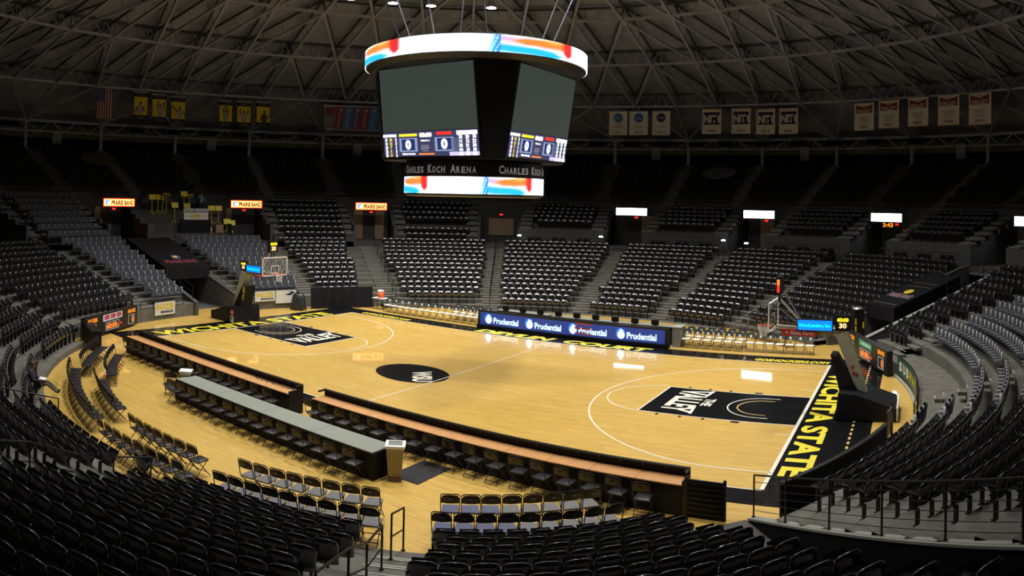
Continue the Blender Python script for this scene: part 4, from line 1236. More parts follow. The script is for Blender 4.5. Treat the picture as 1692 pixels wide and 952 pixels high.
b = MB(); b.bar((0, 0, .1), (0, 0, 1.28), .03); obj('stem', b, BLKM, e)
c = P(32.45, 60.2, 5.93)
t = thing('wall_clock', 'amber digital clock showing 3:43 under a white sign', 'clock', c, rad(-30))
b = MB(); b.box((0, 0, 0), (1.1, .12, .42)); obj('case', b, BLK, t)
text('lettering', '3:43', (0, -.066, 0), (1, 0, 0), (0, 0, 1), .9, .32, E_AMBER, t, .03)
b = MB(); b.bar((0, .04, .2), (0, .04, .36), .05); obj('bracket', b, BLKM, t)

# ================================================================ HANGING BANNERS
BR = 36.25
def banner_root(name, label, a0, a1, zt, group):
    am = (a0 + a1) / 2; wd = 2 * BR * sin(rad(abs(a1 - a0) / 2))
    c = P(BR, am, 0)
    t = thing(name, label, 'banner' if name != 'flag' else 'flag', (c.x, c.y, 0), rad(am - 90), group)
    b = MB(); b.tube((-wd / 2 - .05, 0, zt), (wd / 2 + .05, 0, zt), .03, 8); obj('pole', b, CHROME, t)
    for q in (-1, 1): b = MB(); b.tube((q * wd * .4, 0, zt), (q * wd * .4, .25, 15.95), .012, 5); obj('cord', b, STEEL, t)
    return t, wd
def cloth(wd, z0, z1, m_, t, nm='cloth', y=0.0, x0=None, x1=None):
    x0 = -wd / 2 if x0 is None else x0; x1 = wd / 2 if x1 is None else x1
    b = MB()
    def fn(u, v): return (x0 + (x1 - x0) * u, y + .02 * sin(u * 9 + v * 2), z0 + (z1 - z0) * v)
    b.grid(fn, 10, 4); b.grid(lambda u, v: (lambda p: (p[0], p[1] + .012, p[2]))(fn(1 - u, v)), 10, 4)
    return obj(nm, b, m_, t, True)
# flag
t, wd = banner_root('flag', 'stars and stripes flag hanging upright under the roof ring at left', 179.45, 177.0, 15.85, None)
for i in range(13):
    x0 = -wd / 2 + wd * i / 13
    cloth(wd, 13.25, 15.83, REDC if i % 2 == 0 else mat('flag_white', (.42, .38, .40), .9, var=.05), t, 'stripe', 0, x0, x0 + wd / 13)
cloth(wd, 14.7, 15.83, NAVYC, t, 'canton', -.035, -wd / 2, wd * .04)
st = MB()
for r_ in range(9):
    for c_ in range(6 if r_ % 2 == 0 else 5):
        x = -wd / 2 + .08 + (c_ + (.5 if r_ % 2 else 0)) * wd * .082; z = 14.78 + r_ * .12
        st.tube((x, -.062, z), (x, -.066, z), .02, 5)
obj('star', st, MATS['flag_white'], t)
# six player banners: plain grey figures on yellow
ys = [(174.0, 172.0, 15.72, 13.42), (171.35, 169.3, 15.62, 13.36), (168.6, 166.5, 15.52, 13.26), (161.6, 159.7, 15.46, 13.28), (159.0, 157.0, 15.46, 13.28), (156.2, 154.2, 15.52, 13.36)]
poses = ['figure with arms low', 'figure with both arms raised', 'figure pointing one arm out', 'figure with hands joined overhead', 'figure with arms bent up', 'dark figure leaning']
for i, (a0, a1, zt, zb) in enumerate(ys):
    t, wd = banner_root('player_banner', 'black-framed yellow banner, %s, %s from the flag' % (poses[i], ordn(i + 1)), a0, a1, zt, 'yellow player banners')
    cloth(wd, zb, zt, BLKV, t, 'cloth')
    cloth(wd, zb + .36, zt - .42, YELC, t, 'picture_ground', -.03, -wd * .47, wd * .47)
    fg = MB(); zc = (zb + zt) / 2
    def blob(cx, cz, rx, rz_, n=14): fg.add([(cx + rx * cos(2 * PI * k / n), -.07, cz + rz_ * sin(2 * PI * k / n)) for k in range(n)], [tuple(range(n - 1, -1, -1))])
    hx = (-.05, .1, .12, 0, .0, .1)[i]
    blob(hx, zc - .35, .27, .42)
    hd = MB()
    hd.add([(hx + .1 * cos(2 * PI * k / 12), -.074, zc + .2 + .13 * sin(2 * PI * k / 12)) for k in range(12)], [tuple(range(11, -1, -1))])
    arms = {0: [((-.28, -.1), (-.42, -.6)), ((.26, -.1), (.36, -.5))], 1: [((-.2, -.1), (-.3, .35)), ((-.3, .35), (-.1, .55)), ((.3, -.1), (.32, .5))], 2: [((-.1, -.1), (-.5, .1)), ((-.5, .1), (-.62, .4)), ((.3, -.1), (.5, -.4))],
            3: [((-.2, -.05), (-.24, .4)), ((-.24, .4), (0, .55)), ((.2, -.05), (.26, .3)), ((.26, .3), (.02, .55))], 4: [((-.2, -.05), (-.42, .15)), ((-.42, .15), (-.3, .42)), ((.2, -.05), (.42, .15)), ((.42, .15), (.3, .42))], 5: [((-.2, -.1), (-.34, -.6)), ((.3, -.1), (.42, -.3))]}[i]
    for (p0, p1) in arms:
        a_ = Vector((hx + p0[0], 0, zc + p0[1])); b_ = Vector((hx + p1[0], 0, zc + p1[1])); d_ = (b_ - a_).normalized(); q_ = Vector((-d_.z, 0, d_.x)) * .055
        hd.add([(v.x, -.073, v.z) for v in (a_ - q_, a_ + q_, b_ + q_, b_ - q_)], [(0, 1, 2, 3)])
    obj('figure_shirt', fg, GRAYC if i != 5 else SKIND, t); obj('figure_skin', hd, SKIND, t)
    for z_, w2 in ((zt - .12, .8), (zt - .28, .6), (zb + .2, .5), (zb + .06, .85)):
        b = MB(); b.box((0, -.05, z_), (wd * w2, .01, .035)); obj('caption_line', b, GREYW, t)
# conference banner
t, wd = banner_root('conference_banner', 'wide banner of slanting red, blue and violet stripes left of the hanging scoreboard', 146.3, 137.0, 15.52, None)
cloth(wd, 13.36, 15.5, mat('banner_grey', (.14, .14, .17), .9, var=.2, scale=2), t, 'cloth')
names = [('BRADLEY', REDC), ('DRAKE', BLUC), ('EVANSVILLE', PURC), ('ILLINOIS ST', REDC), ('INDIANA ST', BLUC), ('LOYOLA', PURC)]
for i, (nm, m_) in enumerate(names):
    x0 = -wd / 2 + 1.25 + i * .78
    b = MB(); b.add([(x0 - .38, -.045, 13.38), (x0 + .38, -.045, 13.38), (x0 + .68, -.045, 15.48), (x0 - .05, -.045, 15.48)], [(0, 1, 2, 3)]); obj('stripe', b, m_, t)
    text('lettering', nm, (x0 + .12, -.06, 14.25), (.14, 0, 1), (-1, 0, .14), 1.35, .26, GRAYC, t, .02)
    b = MB(); b.tube((x0 + .28, -.055, 15.15), (x0 + .28, -.06, 15.15), .17, 14); obj('emblem', b, GRAYC, t)
b = MB(); b.add([(-wd / 2 + .15, -.045, 15.3), (-wd / 2 + 1.05, -.045, 15.3), (-wd / 2 + .9, -.045, 14.75), (-wd / 2 + .3, -.045, 14.75)], [(3, 2, 1, 0)]); obj('emblem', b, REDC, t)
b = MB(); b.tube((-wd / 2, 0, 13.36), (wd / 2, 0, 13.36), .03, 8); obj('bottom_pole', b, CHROME, t)
NAVYT = mat('navy_print', (.02, .025, .07), .9, var=.05)
def white_banner(label, a0, a1, zt, zb, group, kind, year, lines, shade):
    t, wd = banner_root('title_banner', label, a0, a1, zt, group)
    cloth(wd, zb, zt - .02, CLOTHW, t)
    H = zt - zb; y = -.05; X, Z_ = (1, 0, 0), (0, 0, 1)
    if kind == 'disc':
        b = MB(); b.tube((0, -.035, zt - H * .27), (0, -.045, zt - H * .27), wd * .25, 28); obj('disc', b, BLUC if shade else NAVYC, t)
        text('lettering', 'NCAA', (0, y, zt - H * .28), X, Z_, wd * .34, H * .06, CLOTHW, t, .02)
    elif kind == 'nit':
        b = MB(); b.box((0, -.04, zt - H * .37), (wd * .84, .012, H * .5)); obj('panel', b, NAVYT, t)
        text('lettering', 'NIT', (-wd * .06, y, zt - H * .40), X, Z_, wd * .66, H * .32, CLOTHW, t, .05)
        b = MB(); n = 14; b.add([(wd * .42 - wd * .12 * cos(PI * (k / n - .5)), y, zt - H * .40 + H * .17 * sin(PI * (k / n - .5))) for k in range(n + 1)], [tuple(range(n + 1))]); obj('ball_mark', b, CLOTHW, t)
    else:
        b = MB(); w2 = wd * .42
        b.add([(-w2, -.04, zt - .12), (0, -.04, zt - H * .16), (w2, -.04, zt - .12), (w2, -.04, zt - H * .36), (0, -.04, zt - H * .36), (-w2, -.04, zt - H * .36)], [(5, 4, 1, 0), (4, 3, 2, 1)])
        obj('emblem', b, REDC, t)
        text('lettering', 'THE', (0, y, zt - H * .10), X, Z_, wd * .22, H * .05, REDC, t, .02)
        text('lettering', 'VALLEY', (0, y, zt - H * .28), X, Z_, wd * .74, H * .13, CLOTHW, t, .02)
    if lines: text('lettering', lines, (0, y, zb + H * .37), X, Z_, wd * .6, H * (.10 if kind != 'valley' else .24), NAVYT, t, .0)
    text('lettering', year, (0, y, zb + H * .12), X, Z_, wd * .42, H * .09, NAVYT if kind == 'nit' else mat('brown_print', (.16, .08, .06), .9), t, .02)
    if kind == 'nit' or (kind == 'valley' and year in ('2007', '2008', '2013')):
        b = MB(); b.box((0, -.035, zt - .04 if kind == 'nit' else zb + .03), (wd, .012, .04)); obj('gold_edge', b, YELC, t)
for i, (a0, a1, yr) in enumerate(((104.65, 102.0, '2012'), (101.7, 99.0, '2013'), (98.35, 95.75, '2013'))):
    white_banner('white banner with a blue disc, %s right of the hanging scoreboard' % ordn(i + 1), a0, a1, 15.48, 13.34, 'white banners with blue discs', 'disc', yr, "Men's\nBasketball", i < 2)
for i, (a0, a1, yr) in enumerate(((91.1, 88.3, '1999'), (86.8, 84.05, '2010'), (83.2, 80.5, '2011'), (79.9, 77.15, '2012'))):
    white_banner('white banner with a dark NIT panel, dated %s' % yr, a0, a1, 15.60 if i < 2 else 15.5, 13.42 if i < 2 else 13.33, 'white banners with dark NIT panels', 'nit', yr, '', 0)
for i, (a0, a1, yr, zt, zb) in enumerate(((69.0, 66.2, '2004', 15.65, 13.44), (65.5, 62.6, '2005', 15.76, 13.56), (61.3, 58.4, '2007', 15.84, 13.6), (57.0, 53.95, '2008', 15.87, 13.56), (52.6, 49.4, '2013', 15.83, 13.46))):
    white_banner('white banner with a red Valley emblem, dated %s' % yr, a0, a1, zt, zb, 'white banners with red Valley emblems', 'valley', yr, 'Missouri Valley\nConference\nTournament\nChampions', 0)

# ceiling air vents
for i, px_ in enumerate((15, 218, 281, 341, 398, 455, 512, 985, 1048, 1105, 1162, 1213, 1275, 1335, 1393, 1455, 1518)):
    # direction of the vent as seen from the middle of the floor
    a = [187.3, 170.6, 165.6, 160.9, 156.4, 151.9, 147.4, 107.5, 102.6, 98.2, 93.7, 89.7, 84.8, 79.9, 75.1, 69.7, 64.1][i]
    c = P(41.2, a, 12.85)
    t = thing('air_vent', 'rectangular air vent under the roof edge, %s from the left' % ordn(i + 1), 'vent', c, rad(a - 90), 'air vents under the roof edge')
    b = MB()
    for dx, dz, sx, sz in ((0, .26, 1.5, .04), (0, -.26, 1.5, .04), (-.73, 0, .04, .52), (.73, 0, .04, .52)): b.box((dx, 0, dz), (sx, .1, sz))
    obj('frame', b, STEEL if i not in (2, 5, 10, 12) else CHROME, t)
    b = MB(); b.box((0, .06, 0), (1.46, .4, .5)); obj('duct', b, BLK, t)
    for q in (-1, 1): b = MB(); b.bar((q * .6, .1, .25), (q * .6, .1, .6), .04); obj('hanger', b, STEEL_D, t)

# ================================================================ HIGH BAY LAMPS
LP = [(15.0, 155.6), (15.0, 145.0), (15.0, 135.6), (15.0, 120.8), (15.0, 65), (15.0, 35), (15.0, 5), (15.0, -25), (15.0, -55), (15.0, -85), (15.0, -115), (15.0, -145), (15.0, -178), (6.5, 20), (6.5, 200), (6.5, 110), (6.5, 290)]
for i, (r, a) in enumerate(LP):
    c = P(r, a, 19.65 if r > 10 else 20.3)
    t = thing('high_bay_lamp', 'round high bay lamp, %s' % ('%s from the left at the top edge of the picture' % ordn(i + 1) if i < 4 else 'hanging above the top of the picture'), 'lamp', c, 0, 'high bay lamps')
    b = MB(); b.lathe([(.33, 0), (.34, .02), (.22, .35), (.12, .5), (0, .52)], 20); obj('housing', b, CHROME, t, True)
    b = MB(); b.lathe([(0, -.03), (.2, -.025), (.31, 0), (.31, .005)], 20); obj('lens', b, E_LAMP, t)
    b = MB(); b.tube((0, 0, .5), (0, 0, 1.3 if r > 10 else 1.6), .02, 6); obj('stem', b, STEEL, t)
    ld = bpy.data.lights.new('lamp_light', 'AREA'); ld.shape = 'DISK'; ld.size = .6
    ld.energy = LAMP_W * (1.0 if r > 10 else .9) * (.45 if i in (1,) else 1) * (.55 if -150 < a < -20 else 1); ld.color = (1.0, .96, .89); ld.spread = rad(116 if not -150 < a < -20 else 104)
    lo = bpy.data.objects.new('lamp_light', ld); COL.objects.link(lo); lo.parent = t; lo.location = (0, 0, -.05)

# ================================================================ RAILS
def handrail(label, feet, h=.95, mids=1, group='black steel handrails', rod=.022, top_ext=None):
    """feet: points where the posts stand; rails run over them"""
    feet = [Vector(p) for p in feet]; o = feet[0]
    t = thing('handrail', label, 'handrail', o, 0, group)
    F_ = [p - o for p in feet]
    for p in F_:
        b = MB(); b.tube(p, p + Vector((0, 0, h)), rod, 8); b.tube(p, p + Vector((0, 0, .02)), rod * 2.2, 8); obj('post', b, BLKM, t)
    b = MB(); b.path([p + Vector((0, 0, h)) for p in F_], rod, 8); obj('top_rail', b, BLKM, t)
    for m_ in range(mids):
        b = MB(); zz = h * (m_ + 1) / (mids + 1)
        b.path([p + Vector((0, 0, zz)) for p in F_], rod * (.8 if mids < 3 else .35), 6); obj('mid_rail', b, BLKM, t)
    return t
def tz(r): return max(0.0, ROW_H * math.floor((r - ROW_R0) / ROW_D + 1e-6))
handrail('short black handrail at the foot of the centre stairs, on the wood floor', [P(16.72, 299.6, .0), P(17.66, 299.3, .25)], .92)
handrail('long black handrail up the middle of the centre stairs', [P(18.6, 299.3, .5), P(19.9, 299.3, .75), P(21.2, 299.3, 1.25), P(23, 299.3, 1.75)], .85)
handrail('black rail beside the sunken passage at lower right', [tp('near', u, 4.62, cone_z(tp('near', u, 4.6).length) + .06) for u in (16.75, 18.2, 19.9, 21.6, 23.3, 25.0, 26.8)], 1.0, 5)
handrail('pale-topped handrail in the stairs at lower left', [P(19.9, 279.3, .75), P(21.2, 279.3, 1.25), P(22.5, 279.3, 1.5)], .85)
handrail('short handrail near the floor at lower left beside the slanting chairs', [P(17.75, 279.3, .25), P(18.9, 279.3, .5)], .85)
handrail('handrail with square end beyond the lower left seats', [P(17.75, 261.6, .25), P(19.4, 260.0, .5)], .85)
handrail('long handrail down the stairs left of the left scoreboard', [P(17.7, 219.3, .25), P(19.4, 218.9, .75), P(21.2, 218.9, 1.25), P(23.2, 218.9, 1.75)], .9)
handrail('handrail on the stairs right of the left covered passage', [tp('left', u, -2.3, tz(tp('left', u, -2.3).length) + .3) for u in (19.4, 21.2, 23.0, 25.0, 27.0)], .95, 2)
handrail('handrail on the left lip of the left covered passage', [tp('left', u, 1.32, cone_z(u) + .37) for u in (19.2, 20.6, 22.0)], .8)
handrail('black handrail in the far aisle straight behind mid court', [P(r, 120.3, tz(r)) for r in (17.7, 19.4, 21.1, 22.8, 24.5, 26.2, 27.9)], .9)
handrail('black handrail in the wide far aisle left of the hanging scoreboard', [P(r, 140.6, tz(r)) for r in (17.9, 19.4, 21.1, 22.8, 24.5, 26.2, 27.9)], .9)
handrail('handrail along the right lip of the right covered passage', [tp('right', u, -2.42, cone_z(tp('right', u, -2.4).length) + .46) for u in (24.0, 25.4, 26.8, 28.2)], .8)
# guard rails in front of the concrete walls of the middle rows, with small work lights and covered seats
for a0, a1, nm in ((103.6, 116.8, 'straight below the hanging scoreboard'), (83.8, 96.6, 'first to the right of the hanging scoreboard'), (63.6, 76.8, 'second to the right of the hanging scoreboard'), (43.6, 56.8, 'third to the right of the hanging scoreboard')):
    n = 9
    handrail('guard rail above the far seats, %s' % nm, [P(28.75, a0 + (a1 - a0) * i / n, 3.25) for i in range(n + 1)], 1.2, 1, 'guard rails above the far seats', .02)
    for j in range(3):
        a = a0 + (a1 - a0) * (.2 + .3 * j)
        c = P(29.15, a, 3.25)
        t = thing('platform_seat', 'dark double seat on rail ledge, %s from left, %s' % (ordn(3 - j), nm.replace('the hanging scoreboard', 'the scoreboard')), 'seat', c, rad(a - 90), 'dark seats behind the guard rails')
        b = MB(); b.box((-.3, .1, .75), (.5, .06, .5)); b.box((.3, .1, .75), (.5, .06, .5)); obj('backrest', b, SEAT_P, t)
        b = MB(); b.box((0, -.1, .5), (1.1, .35, .06)); obj('seat', b, SEAT_P, t)
        for q in (-1, 1): b = MB(); b.bar((q * .5, 0, 0), (q * .5, 0, .5), .05); obj('leg', b, BLKM, t)
for i, (a, z, r) in enumerate(((116.6, 4.35, 28.75), (103.2, 4.42, 28.75), (83.0, 4.45, 28.75), (79.2, 4.30, 28.75))):
    c = P(r, a, z)
    t = thing('work_light', 'small bright light on the far guard rails, %s from the left' % ordn(i + 1), 'light', c, rad(a - 90), 'small lights on the guard rails')
    b = MB(); b.lathe([(0, 0), (.16, .01), (.17, .06), (.1, .11), (0, .12)], 16); obj('lens', b, glow('work_light_white', (1, .97, .9), 7.0), t)
    b = MB(); b.box((0, .02, -.06), (.3, .12, .1)); b.bar((0, 0, -.1), (0, 0, -(z - 3.27)), .03); obj('stand', b, BLKM, t)
# dotted rails where the upper stairs read as a string of bright studs
for a in (165, 145, 75, 105, 125, 55, 185):
    t = thing('stair_rail', 'thin rail with bright studs down the dark upper bowl, at the %s upper aisle' % {165: 'second left', 145: 'fourth left', 75: 'third right', 105: 'first right', 125: 'hidden middle', 55: 'last right', 185: 'first left'}[a], 'handrail', P(34.4, a, 7.3), 0, 'studded rails in the upper bowl')
    o = P(34.4, a, 7.3)
    b = MB(); pts = [P(34.4 + .82 * j, a + .9, 7.2 + .41 * j + .85) - o for j in range(9)]; b.path(pts, .015, 5)
    for j in range(0, 9, 2): b.tube(pts[j] - Vector((0, 0, .85)), pts[j], .012, 5)
    obj('rail', b, BLKM, t)
    for j in range(0, 9, 2):
        s_ = MB(); s_.lathe([(0, 0), (.045, .04), (0, .08)], 6, pts[j]); obj('stud', s_, BOLT, t)

# ================================================================ BARRIERS AND BANNERS AT THE FLOOR EDGE
def curved_panel(mb, R_, a0, a1, z0, z1, th=.04, n=24):
    for i in range(n):
        b0, b1 = a0 + (a1 - a0) * i / n, a0 + (a1 - a0) * (i + 1) / n
        mb.hexa([P(R_, b0, z0), P(R_, b1, z0), P(R_ + th, b1, z0), P(R_ + th, b0, z0), P(R_, b0, z1), P(R_, b1, z1), P(R_ + th, b1, z1), P(R_ + th, b0, z1)])
t = thing('floor_barrier', 'long curved black barrier between the near right seats and the floor', 'barrier', (0, 0, 0))
b = MB(); curved_panel(b, 18.05, -32.6, -15.0, 0, 1.02, .06); obj('panel', b, BLKV, t)
b = MB(); curved_panel(b, 18.02, -32.6, -15.0, 1.02, 1.07, .12); obj('cap', b, BLKM, t)
b = MB(); c = P(18.0, -27.5, .75); b.box(c, (.02, .34, .4), rad(-27.5)); obj('notice', b, GREYW, t)
handrail('black gate rail where the curved barrier ends near the right basket', [P(18.2, -14.6, 0), P(17.75, -11.0, 0)], 1.05, 3)
t = thing('gate_panel', 'grey gate panel in a black frame near the right basket', 'gate', P(17.75, -9.6, 0), rad(-9.6))
b = MB(); b.box((0, 0, .6), (.03, .8, .8)); obj('panel', b, mat('violet_grey_panel', (.12, .11, .13), .5, var=.1), t)
for q in (-1, 1): b = MB(); b.box((0, q * .44, .55), (.05, .06, 1.1)); obj('post', b, BLKM, t)
handrail('curved black rail along the right floor edge', [P(18.42, a, 0.0) for a in (-7, -3.5, 0, 3.6)], 1.0, 2)
t = thing('sponsor_banner', 'curved dark green banner with white and yellow letters at the right floor edge', 'banner', (0, 0, 0))
b = MB(); curved_panel(b, 18.40, 4.2, 17.9, .20, .93, .02); obj('cloth', b, GRNV, t)
for i, ch in enumerate('SUBWAY'):
    a = 16.2 - i * 2.05
    text('letter', ch, P(18.385, a, .58), (sin(rad(a)), -cos(rad(a)), 0), (0, 0, 1), .48, .40, CLOTHW if i < 3 else YEL, t, .05)
b = MB(); curved_panel(b, 18.40, 4.0, 18.2, .93, .98, .05); obj('top_rail', b, BLKM, t)
b = MB(); curved_panel(b, 18.28, 3.0, 30.0, 0, .10, .1); struct('trim_kerb', b, NOSE)
t = thing('black_upright_case', 'tall black case with yellow marks standing by the right covered passage', 'case', (15.15, 12.95, 0), rad(30))
b = MB(); b.box((0, 0, .95), (.55, .5, 1.9)); obj('body', b, BLKV, t)
for q, zz in ((-1, 1.25), (-1, .85), (1, 1.05)):
    b = MB(); b.box((q * .22, -.26, zz), (.08, .02, .34)); obj('yellow_mark', b, YELC, t)
b = MB(); b.lathe([(.3, 1.9), (.2, 1.98), (0, 2.0)], 10); obj('light_top', b, CHROME, t)
# left end banners and tarpaulin
def flat_banner(label, a0, a1, R_, z0, z1, body):
    p0, p1 = P(R_, a0), P(R_, a1); c = (p0 + p1) / 2; x = (p1 - p0).normalized()
    t = thing('fan_banner', label, 'banner', (c.x, c.y, 0), math.atan2(x.y, x.x), 'white banners at the left floor edge')
    L = (p1 - p0).length
    b = MB(); b.box((0, 0, (z0 + z1) / 2), (L, .02, z1 - z0)); obj('cloth', b, CLOTHW, t)
    if body:
        text('lettering', 'SHOCKER', (0, -.016, z0 + (z1 - z0) * .66), (1, 0, 0), (0, 0, 1), L * .9, (z1 - z0) * .5, YELC, t, .05)
        text('lettering', 'MANIACS', (L * .1, -.016, z0 + (z1 - z0) * .24), (1, 0, 0), (0, 0, 1), L * .62, (z1 - z0) * .2, BLK, t, .05)
    else:
        b = MB(); b.add([(-.1, -.016, z0 + .55), (.3, -.016, z0 + .5), (.62, -.016, z1 - .12), (.2, -.016, z1 - .06), (.35, -.016, z0 + .66)], [(0, 1, 2, 3, 4)]); obj('mark', b, BLK, t)
    return t
flat_banner('white banner reading SHOCKER MANIACS beside the left scoreboard', 194.0, 189.1, 18.84, .28, 1.03, 1)
flat_banner('white banner reading SHOCKER MANIACS right of the left basket', 170.6, 166.2, 18.82, .53, 1.17, 1)
flat_banner('white banner with black mark behind the dark covered cart', 166.0, 161.5, 18.82, .35, 1.18, 0)
handrail('black rail carrying the white banners right of the left basket', [P(18.93, a, .0) for a in (172.0, 169.0, 166.1, 163.5, 161.2)], 1.22, 2)
handrail('black rail between the left scoreboard and the left covered passage', [P(18.93, a, .0) for a in (197.4, 194.2, 191.6, 189.0, 186.8)], 1.15, 2)
b = MB(); n = 30
for i in range(n):
    b0, b1 = 159.2 - 13.6 * i / n, 159.2 - 13.6 * (i + 1) / n
    w0, w1 = .05 * sin(i * 1.3), .05 * sin((i + 1) * 1.3)
    b.hexa([P(18.02 + w0, b0, .02), P(18.02 + w1, b1, .02), P(18.07 + w1, b1, .02), P(18.07 + w0, b0, .02), P(18.15, b0, 1.36), P(18.15, b1, 1.36), P(18.2, b1, 1.36), P(18.2, b0, 1.36)])
t = thing('seat_tarpaulin', 'black tarpaulin hung in front of the seats behind the white box', 'tarpaulin', (0, 0, 0))
obj('sheet', b, BLKV, t)
b = MB(); b.path([P(18.17, 159.2 - 13.6 * i / 10, 1.38) for i in range(11)], .025, 6); obj('pole', b, BLKM, t)
t = thing('covered_cart', 'dark rounded covered cart in front of the white banners', 'cart', (-17.15, 5.55, 0), .3)
b = MB(); b.grid(lambda u, v: ((.52 * cos(2 * PI * u)) * (cos(v * 1.5) ** .4), .42 * sin(2 * PI * u) * (cos(v * 1.5) ** .4), .12 + .98 * sin(v * 1.5)), 20, 8); obj('cover', b, mat('slate_vinyl', (.022, .03, .032), .4, var=.2, bump=.3), t, True)
for q in (-1, 1):
    for p in (-1, 1): b = MB(); b.tube((q * .38, p * .28 - .03, .06), (q * .38, p * .28 + .03, .06), .06, 10); obj('wheel', b, BLKM, t)
b = MB(); b.box((0, 0, .13), (.9, .7, .05)); obj('base', b, BLKM, t)
t = thing('floor_box', 'small white box on the floor in front of the black tarpaulin', 'box', (-16.3, 8.65, 0), .4)
b = MB(); b.box((0, 0, .22), (.46, .4, .44)); obj('body', b, WHITE, t)
b = MB(); b.box((0, 0, .445), (.5, .44, .03)); obj('lid', b, GREYW, t)
b = MB(); b.box((0, -.205, .3), (.16, .02, .04)); obj('handle', b, BLKM, t)

# covers over the two passages
def cover(key, u0, u1, s0, s1, label):
    t = thing('passage_cover', label, 'cover', (0, 0, 0), 0, 'black covers over the passages')
    def Q(u, s, dz=0.0):
        p = tp(key, u, s); return Vector((p.x, p.y, max(0, (p.length - 17.3) * .298) + 1.0 + dz))
    b = MB(); b.grid(lambda a, c: Q(u0 + (u1 - u0) * c, s0 + (s1 - s0) * a, .015 * sin(a * 14) * sin(c * 9)), 12, 12)
    b.grid(lambda a, c: Q(u0 + (u1 - u0) * c, s1 + (s0 - s1) * a, -.03), 12, 12); obj('top_sheet', b, BLK, t, True)
    b = MB(); b.grid(lambda a, c: tuple(Q(u0, s0 + (s1 - s0) * a) + Vector((0, 0, -.75 * c + .0)) + (tp(key, 1, 0) * (-.03 * sin(a * 12) * c))), 16, 4); obj('front_valance', b, BLKV, t)
    for s in (s0, s1):
        b = MB(); b.grid(lambda a, c: tuple(Q(u0 + (u1 - u0) * a, s) + Vector((0, 0, -1.05 * c))), 12, 3); obj('side_sheet', b, BLK, t)
    for u in (u0 + .1, u1 - .1):
        for s in (s0 + .05, s1 - .05):
            q = Q(u, s); b = MB(); b.tube((q.x, q.y, max(0, q.z - 1.0 - (.2 if key == 'left' else .2))), q, .03, 6); obj('post', b, BLKM, t)
    return t, Q
t, Q = cover('left', 22.3, 27.6, -2.15, 1.35, 'black cover with red PRAIRIE BAND letters over the left passage')
X = (tp('left', 1, -1) - tp('left', 1, 0)).normalized()
U = (Q(24, 0) - Q(23, 0)).normalized()
text('lettering', 'PRAIRIE BAND', Q(23.25, -.5, .03), X, U, 2.6, .55, REDC, t, .03)
b = MB(); n = 20; c = Q(24.0, -.5, .028); b.add([tuple(c + X * (.38 * cos(2 * PI * i / n)) + U * (.38 * sin(2 * PI * i / n))) for i in range(n)], [tuple(range(n))]); obj('emblem', b, NAVYC, t)
b = MB(); c = Q(24.0, -.5, .034); b.add([tuple(c + X * (.20 * cos(2 * PI * i / n) - .06) + U * (.17 * sin(2 * PI * i / n))) for i in range(n)], [tuple(range(n))]); obj('emblem', b, YELC, t)
t, Q = cover('right', 20.9, 25.6, -1.75, .75, 'black cover with faded pink and white print over the right passage')
X = (tp('right', 1, -1) - tp('right', 1, 0)).normalized(); U = (Q(24, 0) - Q(23, 0)).normalized()
text('lettering', 'PRAIRIE BAND', Q(22.3, -.5, .03), X, U, 1.9, .5, mat('faded_print', (.28, .18, .20), .9, var=.1), t, .03)
b = MB(); n = 16; c = Q(22.9, -.5, .03); b.add([tuple(c + X * (.3 * cos(2 * PI * i / n)) + U * (.3 * sin(2 * PI * i / n))) for i in range(n)], [tuple(range(n))]); obj('emblem', b, YELC, t)
for dv in (21.2, 23.6, 24.1):
    b = MB(); b.bar(Q(dv, -1.5, .03), Q(dv, .5, .03), .04, .01); obj('print_line', b, GREYW, t)
# plain oval cloths laid over the upper seats
for (ra, aa, lab, m_) in ((38.0, 177.7, 'pale yellow oval cloth spread over the upper seats at far left', mat('dull_yellow_cloth', (.10, .085, .03), .9, var=.4, scale=2)), (38.0, 89.3, 'pale grey oval cloth spread over the upper seats right of the scoreboard', mat('pale_grey_cloth', (.12, .125, .12), .9, var=.5, scale=1.5))):
    b = MB(); n = 40
    sl = .41 / .82
    tt = Vector((-sin(rad(aa)), cos(rad(aa)), 0)); uu = Vector((cos(rad(aa)), sin(rad(aa)), sl))
    c = P(ra, aa, 7.2 + (ra - 34.2) * sl + .95)
    ring_ = [c + tt * (1.55 * cos(2 * PI * i / n)) + uu * (1.15 * sin(2 * PI * i / n)) for i in range(n)]
    b.add([tuple(p) for p in ring_] + [tuple(p - Vector((0, 0, .04))) for p in ring_], [tuple(range(n)), tuple(range(2 * n - 1, n - 1, -1))] + [(i, n + i, n + (i + 1) % n, (i + 1) % n) for i in range(n)])
    tag(obj('seat_cloth', b, m_), lab, 'cloth', 'oval cloths on the upper seats')

# ================================================================ BAND PLATFORM
def lev(r): return 3.8 if r < 30.2 else 4.2 if r < 31.0 else 4.9 if r < 31.9 else 5.59
t = thing('band_banner', 'white SHOCKER SOUND banner with yellow sound wave above black cloth', 'banner', P(30.5, 168.5, 0), rad(168.5 - 90))
b = MB(); b.box((0, -.14, 5.68), (2.06, .03, .86)); obj('board', b, CLOTHW, t)
b = MB(); b.box((0, -.04, 4.75), (2.6, .12, 1.1)); obj('black_cloth', b, BLKV, t)
text('lettering', 'SHOCKER SOUND', (0, -.165, 5.92), (1, 0, 0), (0, 0, 1), 1.95, .26, BLK, t, .02)
b = MB(); random.seed(3)
for i in range(60):
    x = -.98 + i * .033; k = math.exp(-(x / .45) ** 2) * random.uniform(.3, 1) * .2 + .012
    b.box((x, -.162, 5.53), (.022, .008, 2 * k))
obj('wave_line', b, YELC, t)
